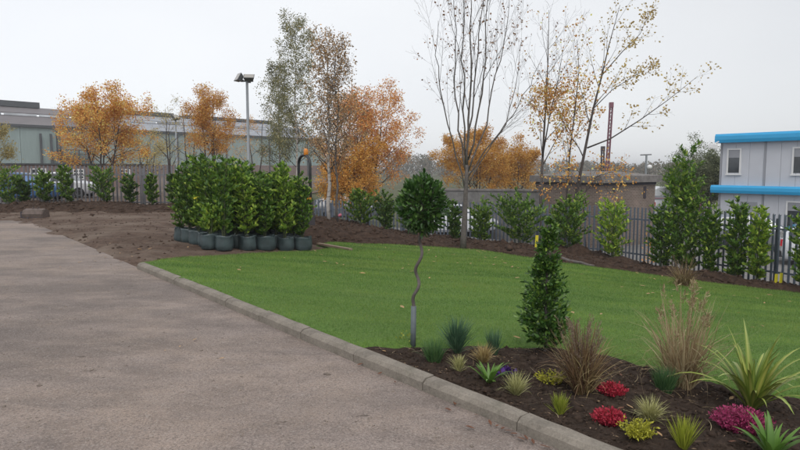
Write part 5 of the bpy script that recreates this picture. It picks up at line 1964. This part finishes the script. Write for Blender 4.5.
def heather(label, px, py, w_px, h_px, mat, n=420, seed=0):
    """a low mound of upright flowering shoots over a green base"""
    p = gnd(px, py)
    rg = np.random.default_rng(seed + int(px))
    W = px_m(w_px, p) / 2; H = px_m(h_px, p)
    t = thing('heather', label, 'heather', p, 0, 'heathers in the bed')
    az = rg.uniform(0, 6.283, n); q = np.sqrt(rg.random(n))
    base = np.stack([np.cos(az) * q * W * .55, np.sin(az) * q * W * .55, H * .12 * (1 - q)], 1)
    ln_ = H * rg.uniform(.55, 1.1, n)
    me = blades_mesh('shoots', base, az, ln_, q * .9, .2, .005, 'heather_green', 2, rg)
    link('shoots', me, t)
    # florets up each shoot
    th = q * .9 + .08
    dirs = np.stack([np.cos(az) * np.sin(th), np.sin(az) * np.sin(th), np.cos(th)], 1)
    pos, ax = [], []
    for f in np.linspace(.3, 1.0, 7):
        pos.append(base + dirs * (ln_ * f)[:, None] + rg.normal(size=(n, 3)) * .002); ax.append(dirs * .8 + rg.normal(size=(n, 3)) * .55)
    pos = np.concatenate(pos); ax = np.concatenate(ax)
    link('florets', leaves_mesh('florets', pos, ax, rg.uniform(.012, .024, len(pos)), mat, LEAF2, .7, 0, rg), t)
    return t


heather('yellow heather left of the red brown grass', 551, 384, 22, 13, 'yellow_heather', 90)
heather('smaller red heather behind, beside the red brown grass', 612, 396, 21, 11, 'red_heather', 380)
heather('red heather in front, nearest the kerb', 608, 428, 22, 14, 'red_heather', 420)
heather('yellow heather near the kerb at the bottom edge', 637, 446, 25, 17, 'yellow_heather', 140)
heather('wide magenta heather in front of the striped flax', 741, 431, 47, 20, 'pink_heather', 950)


def strap(L2, w, lean, droop, seg=8, fold=.35):
    """one thick-keeled strap leaf along +x, rooted at the origin; UV across the blade"""
    mb = MB(); uv = []
    p = Vector((0, 0, 0))
    for i in range(seg + 1):
        f = i / seg
        ww = w * (0.55 + .45 * min(1, f * 4)) * (1 - max(0, f - .45) / .55) ** .8 / 2 + .0005
        th = lean + droop * f ** 1.8
        up = Vector((-math.cos(th), 0, math.sin(th)))
        for s in (-1, 0, 1):
            mb.v.append(p + Vector((0, s * ww, 0)) + up * (abs(s) * ww * fold)); uv.append((s + 1) / 2)
        p = p + Vector((math.sin(th), 0, math.cos(th))) * (L2 / seg)
    for i in range(seg):
        for s in (0, 1):
            mb.f.append((i * 3 + s, i * 3 + s + 1, i * 3 + s + 4, i * 3 + s + 3))
    return mb, uv


def strap_plant(name, label, px, py, h_px, n, w, mat, cat, lean=(0.1, 0.7), droop=(.2, 1.2), seed=0, var=8):
    p = gnd(px, py)
    rr = random.Random(seed)
    H = px_m(h_px, p)
    t = thing(name, label, cat, p)
    ms = []
    for v in range(var):
        f = v / (var - 1)
        mb, uv = strap(H * rr.uniform(.85, 1.15), w * rr.uniform(.8, 1.15), lean[0] + (lean[1] - lean[0]) * f, rr.uniform(*droop))
        me = mb.mesh('strap_leaf', mat, True)
        lay = me.uv_layers.new(name='uv')
        for li, lp in enumerate(me.loops):
            lay.data[li].uv = (uv[lp.vertex_index], 0.5)
        ms.append(me)
    for k in range(n):
        o = link('strap_leaf', ms[k % var], t)
        az_ = k * 2.4 + rr.uniform(-.3, .3)
        o.location = (.02 * math.cos(az_) * w / .03, .02 * math.sin(az_) * w / .03, -.01)
        o.rotation_euler = (0, 0, az_)
        s = rr.uniform(.75, 1.15)
        o.scale = (s, s, s)
    return t


strap_plant('striped_flax', 'large yellow striped flax with arching strap leaves', 752, 407, 78, 54, .042, 'flax_leaf', 'flax', (.08, .80), (.3, 1.7), 3, 10)
strap_plant('strap_leaf_plant', 'small bright green strap leaved plant between pale tufts', 489, 388, 24, 30, .026, 'broad_green', 'plant', (.25, .9), (.3, 1.0), 4)
strap_plant('strap_leaf_plant', 'bright green strap leaved plant at the bottom right', 772, 456, 40, 30, .032, 'broad_green', 'plant', (.2, .9), (.3, 1.0), 5)

# pansy: one purple flower
p = gnd(508, 381)
t = thing('pansy', 'single purple pansy between the strap plant and pale tuft', 'flower', p)
hh = px_m(8, p)
mb = MB()
for k in range(7):
    a_ = k * .9
    mb.tube([(0, 0, 0), (.02 * math.cos(a_), .02 * math.sin(a_), hh * .6), (.035 * math.cos(a_), .035 * math.sin(a_), hh)], .002, 4)
mb.build('stems', 'stem_green', t)
rg = np.random.default_rng(3)
pos = rg.normal(size=(26, 3)) * np.array((.022, .022, .010)) + np.array((0, 0, hh))
link('petals', leaves_mesh('petals', pos, rg.normal(size=(26, 3)) * np.array((1, 1, .5)) + np.array((0, -.4, .3)), .045, 'purple_flower', LEAF2, 1.4, .2, rg), t)
pos = rg.normal(size=(30, 3)) * np.array((.035, .035, .006)) + np.array((0, 0, hh * .35))
link('foliage', leaves_mesh('foliage', pos, rg.normal(size=(30, 3)) * np.array((1, 1, .2)), .035, 'heather_green', LEAF4, 1.2, .5, rg), t)

small_leaves('leafy_weed', 'small yellow green leafy weed at the foot of the ball tree', 404, 346, 9, 11, 34, 'lime_grass', 'weed', .03)


def plume_grass(label, px, py, h_px, w_px, nb, ns, mat, plume_mat, name='plume_grass', seed=0, plume=0.16, bend=1.0, pw=.5):
    p = gnd(px, py)
    rg = np.random.default_rng(seed)
    H = px_m(h_px, p); W = px_m(w_px, p) / 2
    t = thing(name, label, 'ornamental grass', p)
    az = rg.uniform(0, 6.283, nb); q = np.sqrt(rg.random(nb)) * W * .30
    base = np.stack([np.cos(az) * q, np.sin(az) * q, np.zeros(nb) - .01], 1)
    mxl = math.atan2(W, H)
    lean_ = np.abs(rg.normal(size=nb)) * mxl * .85
    dr_ = bend * rg.gamma(1.5, .55, nb)
    link('blades', blades_mesh('blades', base, az + rg.normal(size=nb) * .8, H * rg.uniform(.25, 1.05, nb) ** .8, lean_, dr_, .0075 * rg.uniform(.5, 1.5, nb), mat, 6, rg, .9), t)
    mb = MB(); pos, ax = [], []
    rr = random.Random(seed)
    for k in range(ns):
        a_ = rr.uniform(0, 6.283); r_ = rr.uniform(.1, 1) ** .6
        b0 = Vector((math.cos(a_) * W * .15 * r_, math.sin(a_) * W * .15 * r_, 0))
        hh_ = H * rr.uniform(.55, 1.05)
        tip_ = Vector((math.cos(a_) * W * .85 * r_, math.sin(a_) * W * .85 * r_, hh_))
        mid = b0.lerp(tip_, .55) + Vector((0, 0, hh_ * .06))
        mb.tube([b0, mid, tip_], [.0028, .0022, .0014], 4, False)
        tip_ = tip_ + Vector((rr.gauss(0, .03), rr.gauss(0, .03), 0)); d_ = (tip_ - mid).normalized()
        n_ = 30
        pl = H * plume
        for j in range(n_):
            f = j / n_
            v = Vector((rr.gauss(0, 1), rr.gauss(0, 1), rr.gauss(0, 1)))
            pos.append(tuple(tip_ - d_ * pl * (1 - f) + v * pl * .04)); ax.append(tuple(d_ * 1.3 + v * pw))
    mb.build('stems', mat, t)
    link('plumes', leaves_mesh('plumes', np.array(pos), np.array(ax), rg.uniform(.6, 1.2, len(pos)) * H * .045, plume_mat, LEAF2, .26, 0, rg), t)
    return t


plume_grass('red brown fountain grass right of the cone shrub', 582, 392, 74, 54, 560, 60, 'red_brown_grass', 'plume', 'fountain_grass', 5, .22, 1.0, .35)
plume_grass('tall dry tan plume grass before the lawn', 681, 385, 104, 84, 430, 26, 'dry_grass', 'dry_grass', 'plume_grass', 6, .12, 1.1, .6)
plume_grass('far clump of red brown grass at the lawn edge by the tall laurel', 683, 287, 30, 34, 420, 16, 'red_brown_grass', 'plume', 'fountain_grass', 8, .2, 1.3, .4)
small_leaves('brown_shrub', 'brown dead shrub against the fence below the hut corner', 647, 263, 6, 34, 90, 'rust_leaf', 'shrub', .10)

# topiary ball on a corkscrew stem
p = gnd(413, 346)
t = thing('topiary_tree', 'clipped ball bay tree on a twisted corkscrew stem', 'topiary', p)
hs = px_m(118, p)
gs = MB()
gs.tube([(0, 0, -.05), (.002, 0, .1), (.006, 0, px_m(39, p))], [.026, .027, .026], 10)
gs.build('stem_guard', 'tree_guard', t, True)
pts_ = []
z0 = px_m(36, p)
nn = 44
for i in range(nn + 1):
    f = i / nn
    a_ = f * 2 * math.pi * 2.6 + 1.2
    amp = .030 * math.sin(min(1, f * 3) * math.pi / 2) * (1 - .45 * f)
    pts_.append(Vector((math.cos(a_) * amp + px_m(9, p) * f + .004, math.sin(a_) * amp, z0 + (hs - z0) * f)))
MB().tube(pts_, [.0165 - .003 * i / nn for i in range(nn + 1)], 8).build('stem', 'bark_grey', t, True)
cc = Vector((px_m(8.5, p), 0, px_m(142, p)))
rx, rz_ = px_m(26, p), px_m(30, p)
rg = np.random.default_rng(15)
n = 2300
d = norm(rg.normal(size=(n, 3)))
q = rg.random(n)[:, None] ** .28
lump = 1 + .10 * np.sin(d[:, :1] * 7 + 1) * np.sin(d[:, 2:3] * 6 + 2) + rg.normal(size=(n, 1)) * .05
pos = d * q * lump * np.array((rx, rx, rz_)) * .90 + np.array(tuple(cc))
ax = d * .8 + rg.normal(size=(n, 3)) * .5 + np.array((0, 0, .35))
link('crown', leaves_mesh('crown', pos, ax, rg.uniform(.6, 1.15, n) * .064, 'bay_leaf', LEAF4, .95, .3, rg), t)
tw = MB()
for k in range(60):
    v = Vector(d[k]); tw.tube([pts_[-1], cc.lerp(pts_[-1], .4) + Vector((v.x * rx * .4, v.y * rx * .4, v.z * rz_ * .4)), cc + Vector((v.x * rx * .85, v.y * rx * .85, v.z * rz_ * .85))], [.006, .004, .002], 4, False)
tw.build('twigs', 'bark_grey', t)

# cone shrub
p = gnd(545, 355)
t = thing('cone_shrub', 'dark glossy evergreen shrub trimmed to a tapering cone', 'shrub', p)
H = px_m(144, p)
ns_, nl_ = 330, 15
sf = rg.random(ns_) ** 1.15
sr = np.interp(sf, [0, .04, .15, .35, .55, .70, .82, .92, 1.0], [13, 21.5, 24, 20, 14, 10.5, 8.5, 6, 1]) * p.y / F
sa2 = rg.uniform(0, 6.283, ns_)
sl = rg.uniform(.72, 1.18, ns_)
f = np.repeat(sf, nl_); rad_ = np.repeat(sr * sl, nl_); az = np.repeat(sa2, nl_) + rg.normal(size=ns_ * nl_) * .16
n = ns_ * nl_
q = np.tile(np.linspace(.25, 1.0, nl_), ns_)
pos = np.stack([np.cos(az) * rad_ * q - .02 * np.sin(f * 5), np.sin(az) * rad_ * q, f * H * .93 + .01 + q * rad_ * .55 + rg.normal(size=n) * .006], 1)
ax = np.stack([np.cos(az), np.sin(az), np.full(n, .65)], 1) + rg.normal(size=(n, 3)) * .6
link('foliage', leaves_mesh('foliage', pos, ax, rg.uniform(.6, 1.2, n) * .064 * (1 - .42 * f), 'cone_leaf', LEAF4, 1.0, .35, rg), t)
mb = MB().tube([(0, 0, -.03), (0, 0, H * .5), (-.01, 0, H * .92)], [.016, .010, .004], 6)
for k in range(40):
    z = H * (.05 + .85 * k / 40); r_ = .8 * float(np.interp(z / H, [0, .15, .55, 1], [12, 18, 9, 2])) * p.y / F
    a_ = k * 2.4
    mb.tube([(0, 0, z), (math.cos(a_) * r_, math.sin(a_) * r_, z + r_ * .6)], [.004, .002], 4, False)
mb.build('stem', 'bark_grey', t)

# ------------------------------------------------------------------ damp autumn air
hm = bpy.data.materials.new('haze_air')
hm.use_nodes = True
ht = hm.node_tree
ht.nodes.clear()
ho = ht.nodes.new('ShaderNodeOutputMaterial')
hv = ht.nodes.new('ShaderNodeVolumePrincipled')
hv.inputs['Color'].default_value = (0.93, 0.95, 0.98, 1)
hv.inputs['Density'].default_value = 0.0008
hv.inputs['Anisotropy'].default_value = 0.2
ht.links.new(hv.outputs[0], ho.inputs['Volume'])
MATS['haze_air'] = hm
hb = MB().box((0, 0, 6), (5900, 5900, 18))
tag(hb.build('haze', 'haze_air'), 'thin damp haze in the air over the whole place', 'haze', kind='stuff')
